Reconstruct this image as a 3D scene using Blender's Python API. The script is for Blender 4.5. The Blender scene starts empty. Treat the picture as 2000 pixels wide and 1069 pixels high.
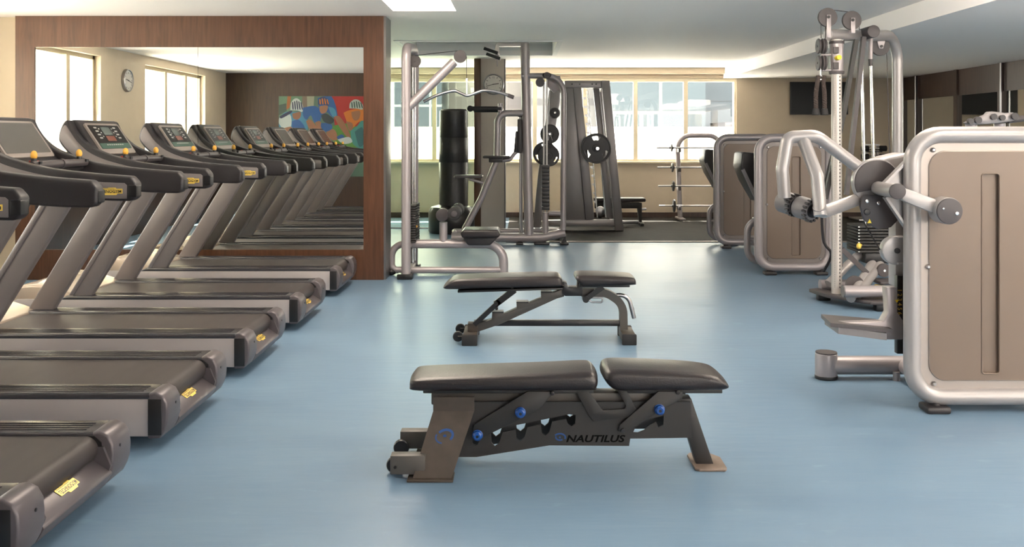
import bpy, bmesh, math, random
from mathutils import Vector, Matrix
random.seed(7)
S = bpy.context.scene
COL = S.collection
PI = math.pi
V = Vector

# ------------------------------------------------------------------ camera
# level camera 1.38 m above the floor, looking along +Y, lens shifted down
FX, CX, CY, CH = 1800.0, 1018.0, 266.0, 1.38
cam_d = bpy.data.cameras.new('camera'); cam = bpy.data.objects.new('camera', cam_d); COL.objects.link(cam)
cam.location = (0, 0, CH); cam.rotation_euler = (PI/2, 0, 0)
cam_d.sensor_width = 36; cam_d.lens = 36*FX/2000.0
cam_d.shift_x = (1000-CX)/2000.0; cam_d.shift_y = -(534.5-CY)/2000.0
cam_d.clip_start = 0.05; cam_d.clip_end = 500
S.camera = cam

def at(px, py, Y):
    """the point at depth Y (metres) that a place in the photograph shows"""
    return V(((px-CX)*Y/FX, Y, CH-(py-CY)*Y/FX))

# ------------------------------------------------------------------ world, sun, exposure
W = bpy.data.worlds.new('sky'); S.world = W; W.use_nodes = True
wn = W.node_tree.nodes; bg = wn['Background']
bg.inputs[0].default_value = (1.0, 0.955, 0.90, 1)
_tc = wn.new('ShaderNodeTexCoord'); _sx = wn.new('ShaderNodeSeparateXYZ'); _mr = wn.new('ShaderNodeMapRange')   # hazy sky, brighter away from the window wall
W.node_tree.links.new(_tc.outputs['Generated'], _sx.inputs[0]); W.node_tree.links.new(_sx.outputs[1], _mr.inputs['Value'])
_mr.inputs['From Min'].default_value = -.6; _mr.inputs['From Max'].default_value = .5; _mr.inputs['To Min'].default_value = 4.5; _mr.inputs['To Max'].default_value = 7.0
W.node_tree.links.new(_mr.outputs[0], bg.inputs[1])
sun_d = bpy.data.lights.new('sun', 'SUN'); sun = bpy.data.objects.new('sun', sun_d); COL.objects.link(sun)
sun_d.energy = 45.0; sun_d.color = (1.0, 0.93, 0.82); sun_d.angle = math.radians(0.6)
sun.rotation_euler = V((0.42, -0.62, -1.25)).to_track_quat('-Z', 'Y').to_euler()
S.view_settings.view_transform = 'Standard'; S.view_settings.look = 'None'
S.view_settings.exposure = 0.85; S.view_settings.gamma = 1.0; S.view_settings.use_curve_mapping = False
LAMP = 7.5     # strength of the lit coffer and the added light boxes

# ------------------------------------------------------------------ materials
def mat(name, col, rough=0.5, metal=0.0, spec=0.5, coat=0.0, emit=None, es=0.0, bump=0.0, bscale=60.0, var=0.0, vscale=6.0, stretch=(1,1,1), aniso=0.0):
    m = bpy.data.materials.new(name); m.use_nodes = True
    n = m.node_tree.nodes; l = m.node_tree.links; b = n['Principled BSDF']
    b.inputs['Base Color'].default_value = (*col, 1); b.inputs['Roughness'].default_value = rough
    b.inputs['Metallic'].default_value = metal; b.inputs['Specular IOR Level'].default_value = spec
    b.inputs['Coat Weight'].default_value = coat; b.inputs['Coat Roughness'].default_value = 0.15
    if emit: b.inputs['Emission Color'].default_value = (*emit, 1); b.inputs['Emission Strength'].default_value = es
    tc = mp = None
    if bump or var:
        tc = n.new('ShaderNodeTexCoord'); mp = n.new('ShaderNodeMapping'); l.new(tc.outputs['Object'], mp.inputs[0])
        mp.inputs['Scale'].default_value = stretch
    if var:
        t = n.new('ShaderNodeTexNoise'); t.inputs['Scale'].default_value = vscale; t.inputs['Detail'].default_value = 4
        l.new(mp.outputs[0], t.inputs['Vector'])
        r = n.new('ShaderNodeMapRange'); r.inputs['From Min'].default_value = .3; r.inputs['From Max'].default_value = .7
        r.inputs['To Min'].default_value = 1-var; r.inputs['To Max'].default_value = 1+var; l.new(t.outputs[0], r.inputs['Value'])
        mx = n.new('ShaderNodeVectorMath'); mx.operation = 'SCALE'; mx.inputs[0].default_value = col
        l.new(r.outputs[0], mx.inputs['Scale']); l.new(mx.outputs[0], b.inputs['Base Color'])
    if bump:
        t = n.new('ShaderNodeTexNoise'); t.inputs['Scale'].default_value = bscale; t.inputs['Detail'].default_value = 3
        l.new(mp.outputs[0], t.inputs['Vector'])
        bp = n.new('ShaderNodeBump'); bp.inputs['Strength'].default_value = bump; bp.inputs['Distance'].default_value = 0.01
        l.new(t.outputs[0], bp.inputs['Height']); l.new(bp.outputs[0], b.inputs['Normal'])
    return m

M = {}
M['silver'] = mat('silver_lacquer', (.35, .317, .326), .34, .35)
M['silver_hi'] = mat('pale_silver_lacquer', (.36, .34, .338), .30, .30)
M['tmill'] = mat('treadmill_silver', (.20, .178, .176), .38, .4)
M['tmill_deck'] = mat('treadmill_side_silver', (.36, .325, .32), .42, .3)
M['cover'] = mat('motor_cover_champagne', (.50, .41, .34), .25, .45)
M['tail'] = mat('tail_grey_plastic', (.105, .091, .098), .36, .3)
M['rail'] = mat('foot_rail_dark', (.035, .032, .037), .26, .0, .6)
M['dark'] = mat('charcoal_plastic', (.021, .018, .020), .42, 0, .5, bump=.05, bscale=400)
M['dark2'] = mat('dark_grey_plastic', (.062, .053, .056), .45)
M['grey_pl'] = mat('mid_grey_plastic', (.15, .14, .145), .45)
M['black'] = mat('black_plastic', (.012, .011, .012), .35)
M['rubber'] = mat('black_rubber', (.018, .017, .018), .7)
M['belt'] = mat('running_belt', (.040, .032, .031), .50, 0, .4, var=.12, vscale=3, stretch=(6, 1, 1), bump=.1, bscale=300)
M['leather'] = mat('black_leather', (.016, .0115, .012), .36, 0, .55, bump=.12, bscale=140)
M['gunmetal'] = mat('gunmetal_frame', (.026, .024, .023), .48, .1)
M['foot_beige'] = mat('worn_foot_plate', (.20, .15, .12), .45, .3, var=.15, vscale=20)
M['bench_grey'] = mat('bench_grey_frame', (.085, .077, .070), .45, .15)
M['bench_beige'] = mat('bench_worn_champagne', (.062, .048, .038), .5, .1, var=.15, vscale=20)
M['taupe'] = mat('taupe_panel', (.175, .130, .100), .36, .15, var=.04, vscale=2)
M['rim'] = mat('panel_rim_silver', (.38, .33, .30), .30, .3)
M['smith'] = mat('smith_grey', (.24, .225, .23), .36, .4)
M['chrome'] = mat('chrome', (.75, .74, .73), .16, 1.0)
M['steel'] = mat('brushed_steel', (.42, .41, .42), .3, 1.0)
M['iron'] = mat('dark_iron_plate', (.035, .034, .036), .42, .2)
M['yellow'] = mat('yellow_paint', (.85, .62, .02), .4)
M['gold'] = mat('badge_yellow', (.85, .60, .12), .35, .3)
M['orange'] = mat('amber_knob', (.80, .42, .06), .4)
M['red'] = mat('red_button', (.55, .05, .02), .4)
M['blue'] = mat('blue_knob', (.003, .055, .25), .35)
M['inkblue'] = mat('blue_print', (.008, .06, .22), .5)
M['white'] = mat('white_print', (.8, .8, .8), .5)
M['beige'] = mat('beige_paint', (.54, .455, .345), .6, var=.02)
M['column'] = mat('column_paint', (.50, .45, .40), .6)
M['cream'] = mat('cream_frame_paint', (.72, .64, .48), .45)
M['ceil'] = mat('ceiling_paint', (.90, .865, .855), .7)
M['coffer'] = mat('coffer_white', (.80, .80, .80), .6)
M['screen'] = mat('black_screen', (.006, .006, .007), .30, 0, .25)
M['screen_off'] = mat('grey_console_screen', (.10, .095, .085), .25)
M['lcd'] = mat('console_lcd', (.13, .16, .15), .25)
M['green'] = mat('console_green_strip', (.05, .12, .09), .35)
M['clockface'] = mat('clock_face', (.62, .60, .57), .35)
M['lamp'] = mat('ceiling_light_diffuser', (.9, .9, .9), .5, emit=(1.0, .86, .70), es=LAMP)
M['rope'] = mat('brown_rope', (.050, .036, .032), .8, bump=.4, bscale=200)
M['column_silver'] = mat('matt_silver_column', (.50, .465, .44), .38, .4)
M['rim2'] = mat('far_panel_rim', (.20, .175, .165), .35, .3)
M['ink'] = mat('black_print', (.004, .004, .004), .8, 0, .1)
M['cream_dimmed'] = mat('dimmed_cream_paint', (.45, .38, .26), .5)  # cream frame paint, darkened in its colour to offset the glaring daylight
M['vinyl'] = mat('black_vinyl', (.022, .021, .023), .38, bump=.15, bscale=25)
M['mirror'] = mat('mirror_silver', (.80, .82, .79), .0, 1.0)
M['steelwall'] = mat('satin_metal_edge', (.25, .24, .235), .3, .8)

def wood(name, c1, c2, rough=.32):
    m = bpy.data.materials.new(name); m.use_nodes = True
    n = m.node_tree.nodes; l = m.node_tree.links; b = n['Principled BSDF']; b.inputs['Roughness'].default_value = rough
    tc = n.new('ShaderNodeTexCoord'); mp = n.new('ShaderNodeMapping'); mp.inputs['Scale'].default_value = (14, 14, 1.1)
    l.new(tc.outputs['Object'], mp.inputs[0])
    t = n.new('ShaderNodeTexNoise'); t.inputs['Scale'].default_value = 2.4; t.inputs['Detail'].default_value = 7; t.inputs['Distortion'].default_value = .6
    l.new(mp.outputs[0], t.inputs['Vector'])
    r = n.new('ShaderNodeValToRGB'); r.color_ramp.elements[0].position = .3; r.color_ramp.elements[1].position = .72
    r.color_ramp.elements[0].color = (*c1, 1); r.color_ramp.elements[1].color = (*c2, 1)
    l.new(t.outputs[0], r.inputs[0]); l.new(r.outputs[0], b.inputs['Base Color'])
    return m
M['wood'] = wood('brown_wood_veneer', (.060, .026, .014), (.115, .052, .028))
M['darkwood'] = wood('dark_wood_veneer', (.035, .018, .012), (.060, .031, .020), .4)

def floor_mat():
    m = bpy.data.materials.new('blue_vinyl_floor'); m.use_nodes = True
    n = m.node_tree.nodes; l = m.node_tree.links; b = n['Principled BSDF']
    b.inputs['Specular IOR Level'].default_value = .26
    tc = n.new('ShaderNodeTexCoord'); mp = n.new('ShaderNodeMapping'); mp.inputs['Scale'].default_value = (.6, 1.4, 1)
    l.new(tc.outputs['Object'], mp.inputs[0])
    t = n.new('ShaderNodeTexNoise'); t.inputs['Scale'].default_value = 2.2; t.inputs['Detail'].default_value = 6; l.new(mp.outputs[0], t.inputs['Vector'])
    r = n.new('ShaderNodeValToRGB'); r.color_ramp.elements[0].position = .3; r.color_ramp.elements[1].position = .75
    r.color_ramp.elements[0].color = (.135, .215, .310, 1); r.color_ramp.elements[1].color = (.165, .255, .350, 1)
    l.new(t.outputs[0], r.inputs[0])
    # small pale scuffs
    t2 = n.new('ShaderNodeTexNoise'); t2.inputs['Scale'].default_value = 9; t2.inputs['Detail'].default_value = 8; l.new(mp.outputs[0], t2.inputs['Vector'])
    r2 = n.new('ShaderNodeMapRange'); r2.inputs['From Min'].default_value = .64; r2.inputs['From Max'].default_value = .78; r2.inputs['To Max'].default_value = .3
    l.new(t2.outputs[0], r2.inputs['Value'])
    mx = n.new('ShaderNodeMix'); mx.data_type = 'RGBA'; l.new(r2.outputs[0], mx.inputs['Factor']); l.new(r.outputs[0], mx.inputs['A']); mx.inputs['B'].default_value = (.24, .38, .46, 1)
    l.new(mx.outputs['Result'], b.inputs['Base Color'])
    r3 = n.new('ShaderNodeMapRange'); r3.inputs['To Min'].default_value = .31; r3.inputs['To Max'].default_value = .45; l.new(t.outputs[0], r3.inputs['Value']); l.new(r3.outputs[0], b.inputs['Roughness'])
    mp2 = n.new('ShaderNodeMapping'); mp2.inputs['Scale'].default_value = (1.6, 7, 1); l.new(tc.outputs['Object'], mp2.inputs[0])
    t3 = n.new('ShaderNodeTexNoise'); t3.inputs['Scale'].default_value = 2.5; t3.inputs['Detail'].default_value = 2; l.new(mp2.outputs[0], t3.inputs['Vector'])
    bp = n.new('ShaderNodeBump'); bp.inputs['Strength'].default_value = .28; bp.inputs['Distance'].default_value = .006
    l.new(t3.outputs[0], bp.inputs['Height']); l.new(bp.outputs[0], b.inputs['Normal'])
    return m
M['floor'] = floor_mat()
M['mat'] = mat('black_rubber_tiles', (.030, .028, .026), .80, 0, .06, var=.15, vscale=4, bump=.2, bscale=5)

def glass(name, tint, gloss=.08, rough=0.0):
    m = bpy.data.materials.new(name); m.use_nodes = True
    n = m.node_tree.nodes; l = m.node_tree.links; n.remove(n['Principled BSDF'])
    o = n['Material Output']; a = n.new('ShaderNodeBsdfTransparent'); a.inputs[0].default_value = (*tint, 1)
    g = n.new('ShaderNodeBsdfGlossy'); g.inputs['Roughness'].default_value = rough
    lw = n.new('ShaderNodeLayerWeight'); pw = n.new('ShaderNodeMath'); pw.operation = 'POWER'; pw.inputs[1].default_value = 5; l.new(lw.outputs['Facing'], pw.inputs[0])
    lw.inputs['Blend'].default_value = .5; f = n.new('ShaderNodeMath'); f.operation = 'MULTIPLY_ADD'; f.inputs[1].default_value = .8; f.inputs[2].default_value = .03; l.new(pw.outputs[0], f.inputs[0])
    mx = n.new('ShaderNodeMixShader'); l.new(f.outputs[0], mx.inputs[0]); l.new(a.outputs[0], mx.inputs[1]); l.new(g.outputs[0], mx.inputs[2])
    l.new(mx.outputs[0], o.inputs[0]); return m
M['glass'] = glass('window_glass', (.97, .99, .98))
M['tintglass'] = glass('green_tinted_glass', (.86, .92, .84))
def frost():
    m = bpy.data.materials.new('frosted_film'); m.use_nodes = True
    n = m.node_tree.nodes; l = m.node_tree.links; n.remove(n['Principled BSDF']); o = n['Material Output']
    a = n.new('ShaderNodeBsdfTranslucent'); a.inputs[0].default_value = (.93, .93, .90, 1)
    g = n.new('ShaderNodeBsdfDiffuse'); g.inputs[0].default_value = (.8, .8, .8, 1)
    mx = n.new('ShaderNodeMixShader'); mx.inputs[0].default_value = .15; l.new(a.outputs[0], mx.inputs[1]); l.new(g.outputs[0], mx.inputs[2])
    l.new(mx.outputs[0], o.inputs[0]); return m
M['frost'] = frost()

def facade(name, glassc, linec, sx, sz, lw=.06, rough=.15):
    m = bpy.data.materials.new(name); m.use_nodes = True
    n = m.node_tree.nodes; l = m.node_tree.links; b = n['Principled BSDF']; b.inputs['Roughness'].default_value = rough
    tc = n.new('ShaderNodeTexCoord'); mp = n.new('ShaderNodeMapping'); mp.inputs['Rotation'].default_value = (-PI/2, 0, 0)
    l.new(tc.outputs['Object'], mp.inputs[0])
    t = n.new('ShaderNodeTexBrick'); t.offset = 0; t.inputs['Scale'].default_value = 1; t.inputs['Brick Width'].default_value = sx; t.inputs['Row Height'].default_value = sz
    t.inputs['Mortar Size'].default_value = lw; t.inputs['Mortar Smooth'].default_value = 0
    t.inputs['Color1'].default_value = (*glassc, 1); t.inputs['Color2'].default_value = (*[c*.85 for c in glassc], 1); t.inputs['Mortar'].default_value = (*linec, 1)
    l.new(mp.outputs[0], t.inputs['Vector']); l.new(t.outputs[0], b.inputs['Base Color']); return m
M['fac_dark'] = facade('dark_blue_glass_facade', (.012, .018, .030), (.09, .10, .115), .8, 1.3, .05)
M['fac_pale'] = facade('pale_blue_glass_facade', (.030, .043, .052), (.075, .078, .080), 2.6, 1.9, .07)
M['fac_line'] = facade('sky_blue_glass_facade', (.030, .043, .055), (.012, .018, .024), 1.9, 2.0, .03)
M['fac_bands'] = facade('beige_banded_facade', (.06, .055, .052), (.030, .026, .028), 40, 1.7, .28, .6)
M['fac_white'] = facade('white_rendered_facade', (.065, .065, .067), (.03, .03, .034), 2.2, 1.7, .16, .6)
M['skyline'] = facade('mauve_block_facade', (.035, .028, .040), (.02, .018, .023), .5, .4, .05, .7)

# ------------------------------------------------------------------ mesh helpers
class G:
    """gathers shapes into ONE mesh"""
    def __init__(s): s.b = bmesh.new()
    def _add(s, t):
        me = bpy.data.meshes.new('t'); t.to_mesh(me); t.free(); s.b.from_mesh(me); bpy.data.meshes.remove(me); return s
    def box(s, c, d, rot=None, bev=0, seg=2):
        t = bmesh.new(); bmesh.ops.create_cube(t, size=1); bmesh.ops.scale(t, vec=V(d), verts=t.verts)
        if bev: bmesh.ops.bevel(t, geom=t.edges[:], offset=min(bev, min(d)*.49), segments=seg, affect='EDGES', profile=.5)
        m = Matrix.Translation(V(c))
        if rot is not None: m = m @ rot
        bmesh.ops.transform(t, matrix=m, verts=t.verts); return s._add(t)
    def span(s, a, b, bev=0, seg=2):
        a = V(a); b = V(b); return s.box((a+b)/2, [abs(x) for x in (b-a)], None, bev, seg)
    def cyl(s, a, b, r, r2=None, seg=24, bev=0):
        a = V(a); b = V(b); d = b-a; t = bmesh.new()
        bmesh.ops.create_cone(t, cap_ends=True, segments=seg, radius1=r, radius2=r if r2 is None else r2, depth=d.length)
        if bev:
            e = [e for e in t.edges if any(len(f.verts) > 4 for f in e.link_faces)]
            bmesh.ops.bevel(t, geom=e, offset=bev, segments=3, affect='EDGES', profile=.5)
        q = V((0, 0, 1)).rotation_difference(d.normalized()) if d.length else None
        bmesh.ops.transform(t, matrix=Matrix.Translation((a+b)/2) @ q.to_matrix().to_4x4(), verts=t.verts); return s._add(t)
    def ball(s, c, r, sc=(1, 1, 1), seg=20):
        t = bmesh.new(); bmesh.ops.create_uvsphere(t, u_segments=seg, v_segments=seg//2+2, radius=r)
        bmesh.ops.scale(t, vec=V(sc), verts=t.verts); bmesh.ops.translate(t, vec=V(c), verts=t.verts); return s._add(t)
    def lathe(s, prof, c, axis='y', seg=36, cap=True):
        """profile of (radius, along) turned about an axis through c"""
        t = bmesh.new(); rings = []
        for r, h in prof:
            ring = []
            for k in range(seg):
                a = 2*PI*k/seg; u, w = r*math.cos(a), r*math.sin(a)
                p = {'y': (u, h, w), 'x': (h, u, w), 'z': (u, w, h)}[axis]
                ring.append(t.verts.new(V(p)+V(c)))
            rings.append(ring)
        for i in range(len(rings)-1):
            for k in range(seg):
                t.faces.new((rings[i][k], rings[i][(k+1) % seg], rings[i+1][(k+1) % seg], rings[i+1][k]))
        if cap and prof[0][0] > 1e-6: t.faces.new(rings[0])
        if cap and prof[-1][0] > 1e-6: t.faces.new(rings[-1][::-1])
        bmesh.ops.remove_doubles(t, verts=t.verts, dist=1e-6)
        bmesh.ops.recalc_face_normals(t, faces=t.faces); return s._add(t)
    def tube(s, pts, r, seg=16, fil=0, rect=None, closed=False, fn=8, up=None):
        """sweep of a circle (or a rect w x h) along a path with rounded corners"""
        P = [V(p) for p in pts]
        if fil: P = fillet(P, fil, fn, closed)
        n = len(P); T = []
        for i in range(n):
            if closed: T.append((P[(i+1) % n]-P[i-1]).normalized())
            else: T.append((P[min(i+1, n-1)]-P[max(i-1, 0)]).normalized())
        t = bmesh.new(); u = V(up) if up else (V((0, 1, 0)) if abs(T[0].y) < .9 else V((0, 0, 1)))
        rings = []
        for i in range(n):
            u = (u-T[i]*u.dot(T[i])).normalized(); w = T[i].cross(u)
            sc = 1.0
            if 0 < i < n-1 or closed:
                d1 = (P[i]-P[i-1]).normalized(); d2 = (P[(i+1) % n]-P[i]).normalized(); sc = 1/max(.5, math.cos(d1.angle(d2, 0)/2))
            if rect:
                a, b = rect[0]/2, rect[1]/2; off = [(a, b), (-a, b), (-a, -b), (a, -b)]
            else: off = [(r*math.cos(2*PI*k/seg), r*math.sin(2*PI*k/seg)) for k in range(seg)]
            rings.append([t.verts.new(P[i]+u*x+w*(y*sc)) for x, y in off])
        m = len(rings[0])
        for i in range(n if closed else n-1):
            A, B = rings[i], rings[(i+1) % n]
            for k in range(m): t.faces.new((A[k], A[(k+1) % m], B[(k+1) % m], B[k]))
        if not closed: t.faces.new(rings[0][::-1]); t.faces.new(rings[-1])
        bmesh.ops.recalc_face_normals(t, faces=t.faces); return s._add(t)
    def poly(s, pts, a, b, holes=(), bev=0, plane='xz', seg=2):
        """outline (2D) given thickness from a to b along the third axis"""
        mk = {'xz': lambda p, h: (p[0], h, p[1]), 'xy': lambda p, h: (p[0], p[1], h), 'yz': lambda p, h: (h, p[0], p[1])}[plane]
        t = bmesh.new(); loops = [list(pts)]+[list(h) for h in holes]
        for h in (a, b):
            es = []
            for lp in loops:
                vs = [t.verts.new(mk(p, h)) for p in lp]
                es += [t.edges.new((vs[i], vs[(i+1) % len(vs)])) for i in range(len(vs))]
            if len(loops) == 1: t.faces.new([e.verts[0] for e in es]) if False else t.faces.new(vs)
            else: bmesh.ops.triangle_fill(t, use_beauty=True, use_dissolve=False, edges=es)
        t.verts.ensure_lookup_table(); N = sum(len(x) for x in loops); o = 0
        for lp in loops:
            k = len(lp)
            for i in range(k):
                j = (i+1) % k; t.faces.new((t.verts[o+i], t.verts[o+j], t.verts[N+o+j], t.verts[N+o+i]))
            o += k
        bmesh.ops.recalc_face_normals(t, faces=t.faces)
        if bev:
            e = [e for e in t.edges if e.calc_face_angle(0) > .7]
            bmesh.ops.bevel(t, geom=e, offset=bev, segments=seg, affect='EDGES', profile=.5, clamp_overlap=True)
        return s._add(t)
    def cushion(s, outline, y0, y1, inset=.03, crown=.03, n=6):
        """stuffed pad: the side outline carried across in Y, shrinking to soft rounded flanks"""
        t = bmesh.new(); xs = [p[0] for p in outline]; zs = [p[1] for p in outline]
        cx, cz = (min(xs)+max(xs))/2, (min(zs)+max(zs))/2; hx, hz = (max(xs)-min(xs))/2, (max(zs)-min(zs))/2
        lay = []
        for k in range(n+1):
            a = PI/2*k/n; lay.append((inset*(1-math.sin(a)) if False else inset*(1-math.cos(a)), inset*(1-math.sin(a))))
        seq = [(y0+d, i) for d, i in [(inset*(1-math.cos(PI/2*k/n)), inset*.8*(1-math.sin(PI/2*k/n))) for k in range(n+1)]]
        m = 6; seq += [(y0+inset+(y1-y0-2*inset)*k/m, -crown*inset*math.sin(PI*k/m)) for k in range(1, m)]
        seq += [(y1-d, i) for d, i in reversed([(inset*(1-math.cos(PI/2*k/n)), inset*.8*(1-math.sin(PI/2*k/n))) for k in range(n+1)])]
        R = [[t.verts.new((cx+(x-cx)*(1-i/hx), y, cz+(z-cz)*(1-min(i/hz, .75)))) for x, z in outline] for y, i in seq]
        for A, B in zip(R, R[1:]):
            for i in range(len(A)): t.faces.new((A[i], A[(i+1) % len(A)], B[(i+1) % len(A)], B[i]))
        t.faces.new(R[0]); t.faces.new(R[-1][::-1]); bmesh.ops.recalc_face_normals(t, faces=t.faces); return s._add(t)
    def make(s, name, m, parent=None, org=None, ang=38):
        """link the shapes as one mesh object, its origin at the parent's"""
        bm = s.b
        o3 = V(org) if org is not None else (V(parent['_org']) if parent is not None else V((0, 0, 0)))
        bmesh.ops.translate(bm, vec=-o3, verts=bm.verts)
        lim = math.radians(ang)
        for f in bm.faces: f.smooth = True
        for e in bm.edges: e.smooth = e.calc_face_angle(0) < lim
        me = bpy.data.meshes.new(name); bm.to_mesh(me); bm.free(); me.materials.append(M[m] if isinstance(m, str) else m)
        o = bpy.data.objects.new(name, me); COL.objects.link(o)
        o['_org'] = list(o3)
        if parent is not None: o.parent = parent
        else: o.location = o3
        return o

def fillet(P, r, n=8, closed=False):
    out = []; N = len(P)
    for i, p in enumerate(P):
        if not closed and (i == 0 or i == N-1): out.append(p); continue
        rr = r[i] if isinstance(r, (list, tuple)) else r
        a = P[i-1]-p; b = P[(i+1) % N]-p; la, lb = a.length, b.length; a.normalize(); b.normalize()
        ang = a.angle(b, PI)
        if ang > PI-.02 or rr <= 0: out.append(p); continue
        d = min(rr/math.tan(ang/2), la*.49 if (closed or 1 < i) else la*.98, lb*.49 if (closed or i < N-2) else lb*.98)
        p1 = p+a*d; p2 = p+b*d; R = d*math.tan(ang/2)
        c = p+(a+b).normalized()*(R/math.sin(ang/2)); v1 = p1-c; v2 = p2-c; th = v1.angle(v2, 0)
        if th < 1e-4: out.append(p); continue
        for k in range(n+1):
            q = k/n; out.append(c+(v1*math.sin((1-q)*th)+v2*math.sin(q*th))/math.sin(th))
    return out
def rnd(pts, r, n=5):
    """2D outline with rounded corners"""
    return [(p.x, p.y) for p in fillet([V((x, y, 0)) for x, y in pts], r, n, True)]
def rrect(x0, z0, x1, z1, r, n=6): return rnd([(x0, z0), (x1, z0), (x1, z1), (x0, z1)], r, n)
def circ(x, z, r, n=28): return [(x+r*math.cos(2*PI*k/n), z+r*math.sin(2*PI*k/n)) for k in range(n)]
def spline(pts, n=6):
    """smooth curve through 2D or 3D points"""
    P = [V(p) if len(p) == 3 else V((*p, 0)) for p in pts]; out = []
    for i in range(len(P)-1):
        a, b, c, d = P[max(i-1, 0)], P[i], P[i+1], P[min(i+2, len(P)-1)]
        for k in range(n):
            t = k/n; out.append(.5*((2*b)+(c-a)*t+(2*a-5*b+4*c-d)*t*t+(3*b-a-3*c+d)*t**3))
    out.append(P[-1]); return out
def xz(ps): return [(p[0], p[1]) for p in ps]

def thing(name, label, cat, loc=(0, 0, 0), group=None):
    o = bpy.data.objects.new(name, None); COL.objects.link(o); o.location = loc; o['_org'] = list(loc)
    o.empty_display_size = .1; o['label'] = label; o['category'] = cat
    if group: o['group'] = group
    return o
def tag(o, label, cat, group=None, kind=None):
    o['label'] = label; o['category'] = cat
    if group: o['group'] = group
    if kind: o['kind'] = kind
    return o
def struct(o): o['kind'] = 'structure'; return o
def text(name, s, h, m, parent, origin, xdir=(1, 0, 0), zdir=(0, 0, 1), depth=.0008, width=None, shear=0.0, bold=0.0, align='CENTER'):
    """raised lettering as a mesh"""
    c = bpy.data.curves.new('f', 'FONT'); c.body = s; c.size = 1; c.extrude = .02; c.align_x = align; c.align_y = 'CENTER'; c.shear = shear; c.offset = bold; c.resolution_u = 3
    t = bpy.data.objects.new('f', c); COL.objects.link(t)
    bpy.context.view_layer.update(); dg = bpy.context.evaluated_depsgraph_get()
    me = bpy.data.meshes.new_from_object(t.evaluated_get(dg)); bpy.data.objects.remove(t); bpy.data.curves.remove(c)
    xs = [v.co.x for v in me.vertices]; ys = [v.co.y for v in me.vertices]; H = max(ys)-min(ys); Wd = max(xs)-min(xs)
    sy = h/H; sx = sy if width is None else width/Wd
    X = V(xdir).normalized(); Z = V(zdir).normalized(); Y = X.cross(Z)*-1
    cx = (max(xs)+min(xs))/2 if align == 'CENTER' else 0; cy = (max(ys)+min(ys))/2
    o3 = V(parent['_org']) if parent is not None else V((0, 0, 0))
    for v in me.vertices:
        a, b, d = (v.co.x-cx)*sx, (v.co.y-cy)*sy, v.co.z
        v.co = V(origin)-o3+X*a+Z*b+(-Y)*(d/.04*depth)
    me.materials.clear(); me.materials.append(M[m])
    o = bpy.data.objects.new(name, me); COL.objects.link(o); o['_org'] = list(o3)
    if parent is not None: o.parent = parent
    return o
def copy_tree(o, parent=None, loc=None):
    c = o.copy(); COL.objects.link(c); c.parent = parent
    if loc is not None: c.location = loc
    for ch in [x for x in bpy.data.objects if x.parent == o]: copy_tree(ch, c)
    return c

# ================================================================== THE ROOM
CEIL, LOW = 2.534, 2.36           # main ceiling, lowered ceiling on the right
XL, XR, XS = -5.4, 6.46, 3.42     # left wall, right wall, soffit edge
YB, YF = 15.6, 0.85               # window wall, wall behind the photographer's left
YM = 8.84                         # front of the mirror wall
struct(G().span((XL-.3, -3.2, -.12), (XR+.2, YB+.15, 0)).make('floor', 'floor'))

# ceilings with two recessed coffers (one lit) and added, unseen light boxes further forward
def added_lampbox(i, a, b, c, d, CEIL=CEIL):
    """surface mounted opal light box, added unseen to brighten the room"""
    L = thing('ceiling_light', ['', 'added opal ceiling light box over the open floor, outside the picture', 'added opal ceiling light box over the front treadmills, outside the picture', 'added opal ceiling light box over the near benches, outside the picture', 'added opal ceiling light box behind the camera', 'added opal light box on the lowered ceiling by the right wall, outside the picture', 'second added opal light box on the lowered ceiling, further back, outside the picture'][i], 'light', ((a+c)/2, (b+d)/2, CEIL))
    G().span((a-.02, b-.02, CEIL-.02), (c+.02, d+.02, CEIL-.0005)).make('housing', 'coffer', L)
    G().span((a, b, CEIL-.15), (c, d, CEIL-.0205), bev=.02).make('diffuser', 'lamp', L)
lit = [(-1.18, 5.9, -.60, 8.5), (2.0, 4.6, 2.6, 6.7), (-1.18, 4.6, -.60, 6.0), (2.6, 2.0, 3.2, 3.6), (3.6, -1.6, 4.2, -.9), (2.3, 9.2, 2.9, 11.4)]
dark_coffer = (-1.48, 11.17, .44, 13.06)
holes = [[(a, b), (c, b), (c, d), (a, d)] for a, b, c, d in lit[:1]+[dark_coffer]]
struct(G().poly([(XL-.3, -3.2), (XS, -3.2), (XS, YB+.1), (XL-.3, YB+.1)], CEIL, CEIL+.06, holes=holes, plane='xy').make('ceiling', 'ceil'))
struct(G().span((XS, -3.2, LOW), (XR+.2, YB+.1, LOW+.35)).make('trim_1', 'ceil'))
for i, (a, b, c, d) in enumerate(lit[:4]):
    z0 = CEIL+.06; z1 = CEIL+.20
    if i: added_lampbox(i, a, b, c, d); continue
    L = thing('ceiling_light', ['recessed bright ceiling light in white coffer near the mirror wall', 'added recessed ceiling light panel over the open floor, outside the picture',
        'added recessed ceiling light panel over the front treadmills, outside the picture', 'added recessed ceiling light panel over the near benches, outside the picture',
        'added recessed ceiling light panel behind the camera'][i], 'light', ((a+c)/2, (b+d)/2, CEIL))
    g = G(); T = .02
    g.span((a-T, b-T, z0), (a, d+T, z1)); g.span((c, b-T, z0), (c+T, d+T, z1)); g.span((a, b-T, z0), (c, b, z1)); g.span((a, d, z0), (c, d+T, z1))
    g.span((a-T, b-T, z1), (c+T, d+T, z1+.02)); g.make('housing', 'coffer', L)
    G().span((a+.04, b+.04, z1-.03), (c-.04, d-.04, z1-.01)).make('diffuser', 'lamp', L)
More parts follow.
